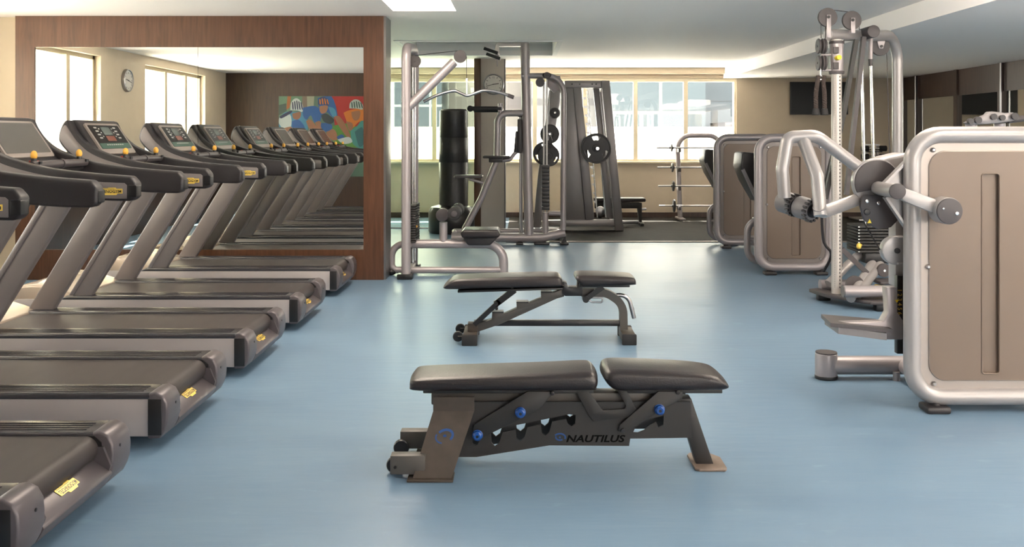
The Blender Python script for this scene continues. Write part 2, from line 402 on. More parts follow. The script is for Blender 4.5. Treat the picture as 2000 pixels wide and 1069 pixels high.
added_lampbox(5, 4.3, 2.6, 4.9, 4.2, LOW); added_lampbox(6, 4.4, 5.4, 5.0, 7.0, LOW)  # added boxes that brighten the lowered ceiling side
a, b, c, d = dark_coffer; g = G(); T = .03; z0 = CEIL+.06; z1 = CEIL+.3
g.span((a-T, b-T, z0), (a, d+T, z1)); g.span((c, b-T, z0), (c+T, d+T, z1)); g.span((a, b-T, z0), (c, b, z1)); g.span((a, d, z0), (c, d+T, z1)); g.span((a-T, b-T, z1), (c+T, d+T, z1+.03))
g.span((a-.06, b-.06, CEIL-.012), (a, d+.06, CEIL-.0005)); g.span((c, b-.06, CEIL-.012), (c+.06, d+.06, CEIL-.0005)); g.span((a, b-.06, CEIL-.012), (c, b, CEIL-.0005)); g.span((a, d, CEIL-.012), (c, d+.06, CEIL-.0005))
struct(g.make('trim_2', 'coffer'))

# ---- window wall at the back
WZ0, WZ1, WX0, WX1 = .955, 2.335, -4.62, 3.645
PW = .8535
g = G()
g.span((XL-.3, YB, 0), (XR+.2, YB+.3, WZ0)); g.span((XL-.3, YB, WZ1+.03), (XR+.2, YB+.3, CEIL+.05))
g.span((XL-.3, YB, WZ0), (WX0, YB+.3, WZ1+.03)); g.span((WX1, YB, WZ0), (XR+.2, YB+.3, WZ1+.03))
struct(g.make('wall_back', 'beige'))
struct(G().span((XL, YB-.10, 2.43), (XS, YB-.0005, CEIL-.0005)).make('trim_12', 'beige'))
struct(G().span((XL, YB-.02, 0), (XR, YB-.0005, .09)).make('baseboard_back', 'darkwood'))
struct(G().span((WX0-.04, YB-.06, WZ0-.035), (WX1+.06, YB+.02, WZ0), bev=.006).make('trim_3', 'cream'))
nw = 0
x = WX1
while x-PW > WX0-.2:
    x0, x1 = x-PW, x; nw += 1
    g = G(); F = .035; y0, y1 = YB+.03, YB+.10
    g.span((x0, y0, WZ0), (x0+F, y1, WZ1+.03)); g.span((x1-F, y0, WZ0), (x1, y1, WZ1+.03)); g.span((x0+F, y0, WZ0), (x1-F, y1, WZ0+F)); g.span((x0+F, y0, WZ1-F), (x1-F, y1, WZ1+.03))
    w = g.make('window_%d' % nw, 'cream', None, (x0, YB+.05, WZ0)); struct(w)
    G().span((x0+F, YB+.06, WZ0+F), (x1-F, YB+.066, WZ1-F)).make('window_pane', 'glass', w)
    G().span((x0+F, YB+.050, WZ0+F), (x1-F, YB+.0595, 1.535)).make('frosted_film', 'frost', w)
    x -= PW

# ---- left wall with tall windows (seen in the mirror)
wy = [(1.95, 4.47), (5.86, 8.3)]; LZ0, LZ1 = .92, 2.41
g = G(); T = .3
g.span((XL-T, YF, 0), (XL, YB+.1, LZ0)); g.span((XL-T, YF, LZ1), (XL, YB+.1, CEIL+.05))
ys = [YF, wy[0][0], wy[0][1], wy[1][0], wy[1][1], YB+.1]
for k in (0, 2, 4): g.span((XL-T, ys[k], LZ0), (XL, ys[k+1], LZ1))
struct(g.make('wall_left', 'beige'))
struct(G().span((XL, YF, 0), (XL+.02, YM, .88)).make('trim_4', 'darkwood'))
for a, b in wy:
    nw += 1; g = G(); n = 3; F = .05
    g.span((XL-.22, a, LZ0), (XL-.08, a+F, LZ1)); g.span((XL-.22, b-F, LZ0), (XL-.08, b, LZ1)); g.span((XL-.22, a, LZ1-F), (XL-.08, b, LZ1)); g.span((XL-.22, a, LZ0), (XL-.02, b, LZ0+F))
    for k in range(1, n):
        yy = a+(b-a)*k/n; g.span((XL-.26, yy-.04, LZ0+F), (XL-.02, yy+.04, LZ1-F))
    w = g.make('window_%d' % nw, 'cream_dimmed', None, (XL, a, LZ0)); struct(w)
    G().span((XL-.16, a+F, LZ0+F), (XL-.154, b-F, LZ1-F)).make('window_pane', 'glass', w)

# ---- dark wood wall facing the mirror, to the left of the camera
g = G(); g.span((XL-.3, YF-.25, 0), (-1.05, YF, CEIL))
struct(g.make('wall_front', 'darkwood'))
g = G(); g.span((-1.35, -3.3, 0), (XR+.3, -3.2, .85)); g.span((-1.35, -3.3, 2.3), (XR+.3, -3.2, CEIL+.05)); g.span((-1.35, -3.3, .85), (1.2, -3.2, 2.3)); g.span((XR-.2, -3.3, .85), (XR+.3, -3.2, 2.3))  # openings to the right are unseen windows, added to let in more daylight
for xx in (2.9, 4.6): g.span((xx, -3.3, .85), (xx+.1, -3.2, 2.3))
struct(g.make('wall_behind', 'beige'))
g = G(); g.span((-1.35, -3.2, 0), (-1.2, YF-.25, CEIL)); struct(g.make('wall_entry', 'beige'))

# ---- right wall: mirror panels between dark wooden stiles
g = G(); g.span((XR, -3.2, 0), (XR+.2, YB+.1, .85)); g.span((XR, -3.2, 2.25), (XR+.2, YB+.1, CEIL)); g.span((XR, 2.9, .85), (XR+.2, YB+.1, 2.25)); g.span((XR, -3.2, .85), (XR+.2, -2.9, 2.25)); g.span((XR, -.1, .85), (XR+.2, .1, 2.25)); struct(g.make('wall_right', 'beige'))  # gaps near the camera are added windows, unseen, for extra daylight
g = G(); g.span((XR-.03, 3, 1.98), (XR-.0005, YB-.02, LOW-.0005))
for yy in (15.52, 14.95, 13.60, 12.34, 11.1, 9.8, 8.5, 7.2, 5.9): g.span((XR-.06, yy-.05, .09), (XR-.0005, yy+.05, LOW-.0005))
g.span((XR-.03, 3, 0), (XR-.0005, YB-.02, .09)); struct(g.make('trim_5', 'darkwood'))
g = G()
for yy in (14.93, 12.27): g.cyl((XR-.075, yy, .02), (XR-.075, yy, LOW-.001), .013)
struct(g.make('trim_6', 'steel'))
struct(G().span((XR-.02, 3, .09), (XR-.0005, YB-.03, 1.98)).make('trim_7', 'mirror'))

# ---- the mirror wall
MX0, MX1, MZ0, MZ1 = -4.666, -1.513, .29, 2.234
g = G()
g.span((-4.853, YM, 0), (MX0, YM+.33, CEIL-.001)); g.span((MX1, YM, 0), (-1.32, YM+.33, CEIL-.001))
g.span((MX0, YM, 0), (MX1, YM+.33, MZ0)); g.span((MX0, YM, MZ1), (MX1, YM+.33, CEIL-.001)); g.span((MX0, YM+.08, MZ0), (MX1, YM+.33, MZ1))
struct(g.make('wall_middle', 'wood', None, (-3, YM, 1)))
struct(G().span((-1.3195, YM+.012, 0), (-1.30, YM+.345, CEIL-.001)).make('trim_8', 'steelwall'))
g = G(); g.span((XL-.3, YM+.1, 0), (-4.853, YM+.35, CEIL)); struct(g.make('wall_side', 'beige'))
SEAM = -3.104
tag(G().span((MX0, YM+.010, MZ0), (SEAM-.0015, YM+.0795, MZ1)).make('wall_mirror', 'mirror', None, (-3.9, YM+.06, 1.2)), 'large frameless left mirror sheet in the brown wood wall', 'mirror')
tag(G().span((SEAM+.0015, YM+.010, MZ0), (MX1, YM+.0795, MZ1)).make('wall_mirror', 'mirror', None, (-2.3, YM+.06, 1.2)), 'large right mirror sheet reaching the brown wood jamb', 'mirror')

# ---- column, post and tinted glass partition
PY = 13.72
struct(G().span((-.60, PY+.03, 0), (-.255, PY+.40, CEIL-.001)).make('wall_column', 'column'))
struct(G().span((-.2545, PY+.05, 0), (-.235, PY+.40, CEIL-.001)).make('trim_9', 'grey_pl'))
struct(G().span((-.700, PY-.03, 0), (-.601, PY+.07, CEIL-.001), bev=.004).make('trim_10', 'wood'))
t = G().span((XL, PY, .0), (-.7005, PY+.012, CEIL-.002)).make('glass_partition', 'tintglass', None, (-2, PY, 0))
struct(t)
G().span((XL, PY-.01, 0), (-.7005, PY+.022, .02)).make('floor_channel', 'steel', t)

# ---- black rubber mat area
g = G(); g.span((-.2, 12.0, .0005), (XR-.07, YB-.03, .012)); tag(g.make('rubber_mat', 'mat', None, (2, 13, 0)), 'black rubber floor covering in front of the windows', 'mat')
struct(G().span((-.2, 11.955, 0), (XR-.07, 12.0, .014), bev=.003).make('trim_11', mat('mat_edge_strip', (.26, .22, .20), .4, .5)))

# ---- outside: ground and buildings
def block(name, x0, x1, y0, y1, z1, m, label):
    o = G().span((x0, y0, -9), (x1, y1, z1)).make(name, m, None, (x0, y0, -9)); return tag(o, label, 'building')
tag(G().span((-90, -90, -9.5), (90, 160, -9)).make('street_ground', mat('street_bounce_pale', (.80, .76, .70), .8), None, (0, 60, -9)), 'unseen street level below the windows, made pale to bounce light indoors', 'ground')  # ground kept very pale so sunlight bounces up to the ceiling
block('office_building', -5.55, -3.45, 40, 46, 4.6, 'fac_dark', 'dark blue glass tower with pale grid seen left through the tinted glass')
block('office_building', -3.3, .1, 42, 50, 4.4, 'fac_bands', 'beige building with grey horizontal bands behind the lat machine')
block('office_building', .3, 3.4, 41, 50, 6.0, 'fac_white', 'white office block with dark square windows left of the squat rack')
block('office_building', 3.45, 8.0, 40, 48, 9.0, 'fac_pale', 'pale blue glass office block with white lines in the middle windows')
block('office_building', 8.05, 13, 43, 52, 9.0, 'fac_line', 'light blue glass block with thin dark lines in the rightmost window')
block('office_building', 8.4, 11, 38, 41, 1.95, 'skyline', 'low mauve building at the bottom of the rightmost clear window')

# ================================================================== TREADMILLS
def badge(parent, name, origin, xd, zd, w, h, depth=.0012):
    """yellow outlined maker's badge with dark lettering"""
    X = V(xd).normalized(); Z = V(zd).normalized(); N = X.cross(Z)   # N faces the viewer
    o = V(origin); g = G()
    def ring(sc, k0, k1):
        return [(-.5*sc, -.30*sc), (-.5*sc, .42*sc), (-.02, .42*sc), (.02, .50*sc), (.26, .50*sc), (.29, .36*sc), (.5*sc, .36*sc), (.5*sc, -.30*sc), (.33, -.30*sc), (.29, -.5*sc), (-.12, -.5*sc), (-.16, -.30*sc)]
    def plate(sc, d0, d1):
        t = bmesh.new(); a = []; b = []
        for (u, v) in ring(sc, 0, 0):
            p = o+X*(u*w)+Z*(v*h); a.append(t.verts.new(p+N*d0)); b.append(t.verts.new(p+N*d1))
        t.faces.new(a); t.faces.new(b[::-1])
        for i in range(len(a)): t.faces.new((a[i], a[(i+1) % len(a)], b[(i+1) % len(a)], b[i]))
        bmesh.ops.recalc_face_normals(t, faces=t.faces); g._add(t)
    plate(1.0, 0, depth)
    p = g.make(name, 'gold', parent)
    text('lettering', 'TECHNOGYM', h*.36, 'black', p, o+N*(depth+.0001), xd, zd, depth=.0006, width=w*.92, bold=.02)
    g = G()
    for v, a, b in ((.30, -.46, .22), (-.20, -.40, .42)):
        c = o+X*(w*(a+b)/2)+Z*(v*h)+N*(depth+.0003)
        g.tube([c-X*(w*(b-a)/2), c+X*(w*(b-a)/2)], .0, rect=(h*.045, .0008), up=Z)
    g.make('badge_lines', 'black', p)
    return p

def make_treadmill(loc, label, detailed):
    R = thing('treadmill', label, 'treadmill', loc, 'row of treadmills facing the mirror side')
    ox, oy, oz = loc
    def L(p): return [(ox+x, z) for x, z in p]
    Wd = .41
    # belt and deck
    arc = [(-.105+.050*math.cos(a), .190+.050*math.sin(a)) for a in [PI/2-PI*k/14 for k in range(15)]]
    G().poly(L([(-1.75, .240)]+arc+[(-1.75, .140)]), oy-.243, oy+.243).make('running_belt', 'belt', R)
    for s in (-1, 1):
        g = G(); y0, y1 = oy+s*Wd, oy+s*.248
        ya, yb = min(y0, y1), max(y0, y1)
        g.poly(L([(-1.72, .222), (-1.66, .252), (-.075, .252), (-.06, .222)]), ya, yb, bev=.012, seg=3)
        for k in range(4): g.span((ox-1.6, min(y0, y1)+.035+k*.026, .250), (ox-.12, min(y0, y1)+.041+k*.026, .2545))
        g.make('foot_rail', 'rail', R)
        ya, yb = sorted((oy+s*.404, oy+s*.376))
        G().poly(L([(-2.08, .06), (-2.10, .18), (-2.02, .225), (-.088, .225), (-.088, .06)]), ya, yb, bev=.003).make('side_panel', 'tmill_deck', R)
        g = G().poly(L([(-.087, .06), (-.087, .228), (-.03, .222), (-.03, .06)]), ya, yb, bev=.003)
        g.poly(L(rrect(-.062, .068, -.034, .214, .012)), *sorted((oy+s*.403, oy+s*.410)), bev=.002)
        g.span((ox-.087, *[min(oy+s*.402, oy+s*.4125)], .066), (ox-.026, max(oy+s*.402, oy+s*.4125), .226), bev=.004); g.make('end_strip', 'black', R)
        # upright: a broad inclined blade with a bright ridge
        ya, yb = sorted((oy+s*.385, oy+s*.325))
        g = G().poly(L([(-1.765, .08), (-1.600, .08), (-1.0, 1.05), (-1.175, 1.05)]), ya, yb, bev=.012, seg=3)
        ya, yb = sorted((oy+s*.394, oy+s*.380))
        g.poly(L([(-1.755, .08), (-1.725, .08), (-1.13, 1.05), (-1.162, 1.05)]), ya, yb, bev=.005)
        g.make('upright', 'tmill', R)
        # handrail wing
        out = [(-.650, 1.03), (-.646, 1.11), (-.680, 1.150), (-.85, 1.162), (-1.05, 1.182), (-1.2, 1.205), (-1.33, 1.238), (-1.42, 1.268), (-1.50, 1.305), (-1.57, 1.362), (-1.62, 1.43), (-1.648, 1.485), (-1.675, 1.488), (-1.705, 1.44), (-1.722, 1.37), (-1.705, 1.32), (-1.64, 1.25), (-1.52, 1.165), (-1.35, 1.092), (-1.1, 1.035), (-.85, 1.012), (-.675, 1.008)]
        o2 = out[:3]+xz(spline(out[3:], 4))
        ya, yb = sorted((oy+s*.405, oy+s*.322))
        wing = G().poly(L(o2), ya, yb, bev=.018, seg=4).make('handrail', 'dark', R)
        inn = [(-.700, 1.022), (-.700, 1.100), (-.715, 1.112), (-.85, 1.118), (-1.05, 1.139), (-1.2, 1.162), (-1.32, 1.192), (-1.42, 1.225), (-1.51, 1.272), (-1.585, 1.34), (-1.64, 1.42), (-1.668, 1.458), (-1.694, 1.43), (-1.708, 1.37), (-1.69, 1.328), (-1.63, 1.262), (-1.52, 1.182), (-1.35, 1.108), (-1.1, 1.050), (-.85, 1.024)]
        o2 = inn[:3]+xz(spline(inn[3:], 4))
        ya, yb = sorted((oy+s*.398, oy+s*.4115))
        G().poly(L(o2), ya, yb, bev=.003).make('side_trim', 'tmill', wing)
        G().poly(L(rrect(-.694, 1.03, -.644, 1.10, .008)), *sorted((oy+s*.34, oy+s*.409)), bev=.004).make('grip_clip', 'black', wing)
        if s < 0: badge(wing, 'badge', (ox-.805, oy-.4116, 1.065), (1, 0, 0), (0, 0, 1), .165, .042)
        # joystick
        g = G().cyl((ox-1.30, oy+s*.275, 1.215), (ox-1.30, oy+s*.275, 1.252), .022, .014)
        for q in (-1, 1): g.cyl((ox-1.30+q*.045, oy+s*.285, 1.215), (ox-1.30+q*.045, oy+s*.285, 1.232), .011)
        j = g.make('joystick', 'black', R)
        G().ball((ox-1.30, oy+s*.275, 1.268), .024, (.8, .8, 1.15)).make('knob', 'orange', j)
    # tail cover: two rounded lobes joined by a low sloping bar
    lobe = [(-.09, .250), (-.055, .256), (-.022, .240), (-.004, .208), (.0, .165), (-.003, .12), (-.012, .09), (-.032, .052), (-.09, .05)]
    g = G()
    for s in (-1, 1):
        ya, yb = sorted((oy+s*.41, oy+s*.250)); g.poly(L(lobe), ya, yb, bev=.010, seg=3)
    g.poly(L([(-.108, .158), (-.092, .164), (-.012, .112), (-.004, .098), (-.032, .052), (-.108, .05)]), oy-.252, oy+.252, bev=.004)
    for s in (-1, 1): g.poly(L([(-.100, .20), (-.035, .20), (-.006, .13), (-.012, .112), (-.094, .164)]), *sorted((oy+s*.251, oy+s*.236)))
    tail = g.make('tail_cover', 'tail', R)
    g = G()
    for s in (-1, 1):
        ya, yb = sorted((oy+s*.252, oy+s*.2445)); g.poly(L([(-.20, .10), (-.20, .240), (-.075, .240), (-.045, .215), (-.04, .15), (-.09, .12)]), ya, yb)
        g.cyl((ox+.0008, oy+s*.31, .185), (ox-.01, oy+s*.31, .185), .006)
    g.make('inner_lining', 'black', tail)
    badge(tail, 'badge', (ox-.052, oy, .1395), (0, 1, 0), V((-.080, 0, .052)), .13, .045)
    # motor cover and feet
    pts = [(-1.60, .245), (-1.72, .285), (-1.86, .322), (-1.98, .322), (-2.09, .285), (-2.15, .20), (-2.16, .08), (-1.60, .06)]
    G().poly(L(xz(spline(pts[:7], 4))+[pts[7]]), oy-.372, oy+.372, bev=.02, seg=3).make('motor_cover', 'cover', R)
    g = G()
    for s in (-1, 1):
        for x in (-.25, -1.95): g.cyl((ox+x, oy+s*.30, 0), (ox+x, oy+s*.30, .062), .03)
    g.span((ox-2.0, oy-.36, .062), (ox-.15, oy+.36, .135)); g.make('underframe', 'black', R)
    # console
    body = [(-1.640, 1.500), (-1.675, 1.492), (-1.735, 1.43), (-1.742, 1.35), (-1.64, 1.24), (-1.50, 1.175), (-1.30, 1.155), (-1.285, 1.185), (-1.42, 1.205), (-1.465, 1.245), (-1.615, 1.470)]
    C = G().poly(L(body), oy-.330, oy+.330, bev=.016, seg=3).make('console', 'dark', R)
    d = V((.150, 0, -.225)).normalized(); nrm = V((.225, 0, .150)).normalized(); c0 = V((ox-1.612, oy, 1.468))
    def face(u, v, lift=0): return c0+V((0, u, 0))+d*v+nrm*lift
    def slab(g, u0, u1, v0, v1, a, b, r=.01):
        t = bmesh.new(); P = rrect(u0, v0, u1, v1, r, 4); A = [t.verts.new(face(u, v, a)) for u, v in P]; B = [t.verts.new(face(u, v, b)) for u, v in P]
        t.faces.new(A); t.faces.new(B[::-1])
        for i in range(len(A)): t.faces.new((A[i], A[(i+1) % len(A)], B[(i+1) % len(A)], B[i]))
        bmesh.ops.recalc_face_normals(t, faces=t.faces); g._add(t)
    g = G(); slab(g, -.275, .275, .0, .268, -.004, .012, .02); bz = g.make('bezel', 'rim', C)
    if detailed:
        g = G(); slab(g, -.25, .25, .018, .226, .012, .0135); sc = g.make('control_panel', 'screen', bz)
        g = G(); slab(g, -.245, .245, .178, .224, .0135, .0145, .004); g.make('green_strip', 'green', sc)
        g = G(); slab(g, -.07, .07, .035, .105, .0135, .0150, .004); g.make('display', 'lcd', sc)
        g = G(); slab(g, -.07, .07, .115, .158, .0135, .0150, .004); g.make('speed_display', mat('dim_red_display', (.22, .06, .035), .3), sc)
        g = G()
        for s in (-1, 1):
            for k in range(4): slab(g, s*.155-.022, s*.155+.022, .035+k*.030, .047+k*.030, .0135, .0150, .004)
            for k in range(3): slab(g, s*.105-.008, s*.105+.008, .045+k*.034, .055+k*.034, .0135, .0150, .003)
        for k in range(8): slab(g, -.14+k*.036, -.118+k*.036, .188, .196, .0145, .0155, .002)
        g.make('buttons', mat('button_grey', (.45, .45, .44), .4), sc)
    else:
        g = G(); slab(g, -.255, .255, .016, .238, .012, .0135, .008); g.make('screen', 'screen_off', bz)
    # crossbar, heart rate grips and stop button
    G().tube([(ox-1.285, oy-.33, 1.208), (ox-1.275, oy, 1.212), (ox-1.285, oy+.33, 1.208)], .024).cyl((ox-1.275, oy-.012, 1.212), (ox-1.275, oy+.012, 1.212), .029).make('crossbar', 'dark2', R)
    g = G().cyl((ox-1.345, oy-.19, 1.17), (ox-1.345, oy-.19, 1.235), .030, .026, bev=.003); g.make('stop_button', 'red', R)
    return R

TY = [3.255, 4.45, 5.665, 6.915, 8.29]
TL = ['nearest treadmill, only its tail and belt inside the picture at bottom left', 'second treadmill from the camera, its handrails cut off by the left picture edge',
      'middle treadmill with a blank grey console screen, its tail behind the second one', 'fourth treadmill from the camera, console with buttons and a green strip',
      'farthest treadmill, standing right against the mirror wall']
proto = None
for i in range(5):
    if i in (0, 3): proto = make_treadmill((-1.55, TY[i], 0), TL[i], i == 3); continue
    if i == 2: c = make_treadmill((-1.55, TY[i], 0), TL[i], False); continue
    c = copy_tree(proto, None, (-1.55, TY[i], 0)); c['label'] = TL[i]

# ================================================================== BENCHES
def crop(ox, oy, s): return lambda pts, Y: [(lambda p: (p.x, p.z))(at(ox+x/s, oy+y/s, Y)) for x, y in pts]
def skewplate(g, quad, t):
    """a flat plate through four 3D corners with thickness vector t"""
    b = bmesh.new(); A = [b.verts.new(V(q)) for q in quad]; B = [b.verts.new(V(q)+V(t)) for q in quad]
    b.faces.new(A); b.faces.new(B[::-1])
    for i in range(len(A)): b.faces.new((A[i], A[(i+1) % len(A)], B[(i+1) % len(A)], B[i]))
    bmesh.ops.recalc_face_normals(b, faces=b.faces); return g._add(b)

def near_bench():
    Yc = 3.88; k = crop(740, 680, 2.857)
    B = thing('weight_bench', 'large grey adjustable weight bench with two padded black sections and blue knobs, nearest the camera', 'bench', (.2, Yc, 0))
    def pad(pts, name, y0=3.75, y1=4.01):
        return G().cushion(xz(spline(pts+[pts[0]], 5))[:-1], y0, y1, .036, .15).make(name, 'leather', B, ang=60)
    bp = pad([(-.458, .352), (-.453, .376), (-.41, .388), (-.2, .396), (.1, .406), (.25, .413), (.295, .408), (.314, .378), (.306, .346), (.27, .337), (-.1, .336), (-.42, .335)], 'backrest_pad')
    sp = pad([(.338, .388), (.348, .412), (.385, .423), (.5, .421), (.68, .412), (.79, .398), (.835, .375), (.852, .352), (.835, .341), (.78, .338), (.5, .337), (.40, .337), (.36, .356)], 'seat_pad')
    for p, (a, b) in ((bp, (-.405, .30)), (sp, (.40, .83))):
        G().span((a, 3.80, .318), (b, 3.96, .3365), bev=.003).make('pad_board', 'gunmetal', p)
    # main beam and the two notched side plates
    a = at(842, 775, 3.84); b = at(1330, 800, 3.84)
    G().span((a.x, 3.842, .258), (b.x, 3.918, .309), bev=.006).make('main_beam', 'bench_grey', B)
    outl = [(520, 300), (1740, 300), (1745, 500), (1402, 505), (1396, 546), (950, 543), (545, 608), (440, 608), (480, 480)]
    slot = [(600, 464), (1060, 369), (1098, 374), (1096, 422), (1075, 437), (1055, 422), (1045, 395), (968, 410), (950, 470), (930, 488), (910, 474), (903, 428), (830, 441), (812, 500), (790, 518), (768, 503), (763, 455), (692, 468), (672, 530), (648, 548), (630, 530), (626, 482)]
    s2 = [(1418, 470), (1432, 440), (1500, 398), (1590, 376), (1588, 430), (1560, 442), (1545, 412), (1505, 432), (1480, 458), (1445, 472)]
    s3 = [(540+20*math.cos(q*PI/6), 522+20*math.sin(q*PI/6)) for q in range(12)]
    for n, y0 in enumerate((3.812, 3.938)):
        G().poly(k(outl, 3.815), y0, y0+.008, holes=[k(slot, 3.815), k(s2, 3.815), k(s3, 3.815)]).make('side_plate', 'gunmetal', B)
    # splayed rear legs with foot channels and wheels
    for s in (-1, 1):
        def yy(y): return y if s < 0 else 2*Yc-y
        g = G()
        q = []
        for (x, y, Y) in ((303, 275, 3.80), (532, 275, 3.80), (532, 352, 3.80), (303, 352, 3.80)):
            p = at(740+x/2.857, 680+y/2.857, Y); q.append((p.x, (Y if s < 0 else 2*Yc-Y), p.z))
        skewplate(g, q, (0, .008*(-s), 0))
        q = []
        for (x, y, Y) in ((303, 352, 3.80), (532, 352, 3.80), (402, 748, 3.685), (186, 748, 3.685)):
            p = at(740+x/2.857, 680+y/2.857, Y); q.append((p.x, (Y if s < 0 else 2*Yc-Y), p.z))
        q[2] = (q[2][0], q[2][1], .004); q[3] = (q[3][0], q[3][1], .004)
        skewplate(g, q, (.0, .008*(-s), .0))
        g.span((q[3][0]-.02, min(yy(3.665), yy(3.76)), 0), (q[2][0]+.01, max(yy(3.665), yy(3.76)), .011), bev=.003)
        leg = g.make('rear_leg', 'bench_beige', B)
        x0 = at(762, 0, 3.7).x; x1 = at(830, 0, 3.7).x
        G().span((x0, min(yy(3.70), yy(3.755)), .020), (x1, max(yy(3.70), yy(3.755)), .095), bev=.003).make('foot_channel', 'bench_grey', leg)
        wy = yy(3.775); w = G().lathe([(.006, -.012), (.030, -.012), (.034, -.006), (.034, .006), (.030, .012), (.006, .012)], (x0+.008, wy, .034)); w.cyl((x0+.02, yy(3.696), .05), (x0+.02, wy, .05), .006).make('wheel', 'black', leg)
        if s < 0:
            # blue swirl printed on the leg: two broken rings round a dot
            g = G(); u = (V(q[1])-V(q[0])).normalized(); w2 = (V(q[0])-V(q[3])).normalized(); n = u.cross(w2).normalized()
            cc = at(740+368/2.857, 680+492/2.857, 3.757); cc = V((cc.x, 3.757, cc.z))
            qa, qd, qc = V(q[0]), V(q[3]), V(q[1]); nn = (qc-qa).cross(qd-qa).normalized(); nn = nn if nn.y < 0 else -nn
            f = (cc-qa).dot(nn); cc = cc-nn*(f-.0012)
            for a0, a1, rr, wd in ((-.6, 2.6, .030, .010), (2.9, 4.6, .034, .006)):
                g.tube([cc+u*(rr*1.05*math.cos(t))+w2*(rr*.85*math.sin(t)) for t in [a0+(a1-a0)*i/16 for i in range(17)]], 0, rect=(wd, .0008), up=nn.cross(u))
            g.ball(cc, .007, (1, .12, 1)); g.make('printed_swirl', 'inkblue', leg)
    # front leg with its floor plate
    g = G().poly(k([(1662, 285), (1745, 285), (1874, 664), (1776, 664)], 3.84), 3.845, 3.915, bev=.004)
    fl = g.make('front_leg', 'gunmetal', B); g = G()
    a = at(1358, 0, 3.80).x; b = at(1420, 0, 3.80).x
    g.poly([(a, 3.80), (a+.015, 3.785), (b-.01, 3.785), (b, 3.80), (b, 3.93), (b-.04, 3.985), (a+.01, 3.985), (a-.005, 3.96)], 0, .012, plane='xy', bev=.003)
    g.make('foot_plate', 'foot_beige', fl)
    # adjusting levers and hinge bracket
    def lever(pts, name, y0=3.790, y1=3.800):
        return G().poly(rnd(k(pts, 3.79), .008, 3), y0, y1, bev=.002).make(name, 'gunmetal', B)
    l1 = lever([(830, 243), (985, 243), (905, 330), (880, 352), (570, 505), (520, 478), (530, 430)], 'backrest_lever')
    l2 = lever([(1560, 243), (1700, 243), (1690, 285), (1420, 440), (1375, 478), (1338, 465), (1345, 430)], 'seat_lever')
    lever([(1095, 238), (1165, 238), (1250, 352), (1372, 345), (1380, 325), (1335, 240), (1385, 240), (1440, 352), (1395, 390), (1200, 415), (1175, 385)], 'hinge_bracket', 3.800, 3.810)
    for p, (x, y) in ((l1, (790, 360)), (l1, (550, 487)), (l2, (1566, 344))):
        c = at(740+x/2.857, 680+y/2.857, 3.78); G().lathe([(.006, -.022), (.013, -.022), (.019, -.016), (.019, -.002), (.022, 0)], c).make('blue_knob', 'blue', p)
        G().cyl((c.x, c.y-.0225, c.z), (c.x, c.y-.015, c.z), .006).make('bolt', 'black', p)
    for p, (x, y) in ((l1, (968, 250)), (l2, (1668, 245)), (l2, (1362, 458))):
        c = at(740+x/2.857, 680+y/2.857, 3.79); G().cyl((c.x, 3.779, c.z), (c.x, 3.792, c.z), .009, bev=.002).make('bolt', 'black', p)
    c = at(740+1210/2.857, 680+507/2.857, 3.81)
    text('lettering', 'NAUTILUS', .030, 'ink', B, (c.x, 3.8118, c.z), width=.245, shear=.25, bold=.03)
    g = G(); c = at(740+1010/2.857, 680+500/2.857, 3.81)
    for a0, a1, rr in ((-.4, 2.6, .019), (2.8, 5.4, .014)):
        g.tube([(c.x+rr*1.2*math.cos(t), 3.8115, c.z+rr*.8*math.sin(t)) for t in [a0+(a1-a0)*i/14 for i in range(15)]], 0, rect=(.0008, .006))
    g.ball((c.x, 3.8118, c.z), .004, (1, .15, 1)); g.make('printed_swirl', 'inkblue', B)
near_bench()

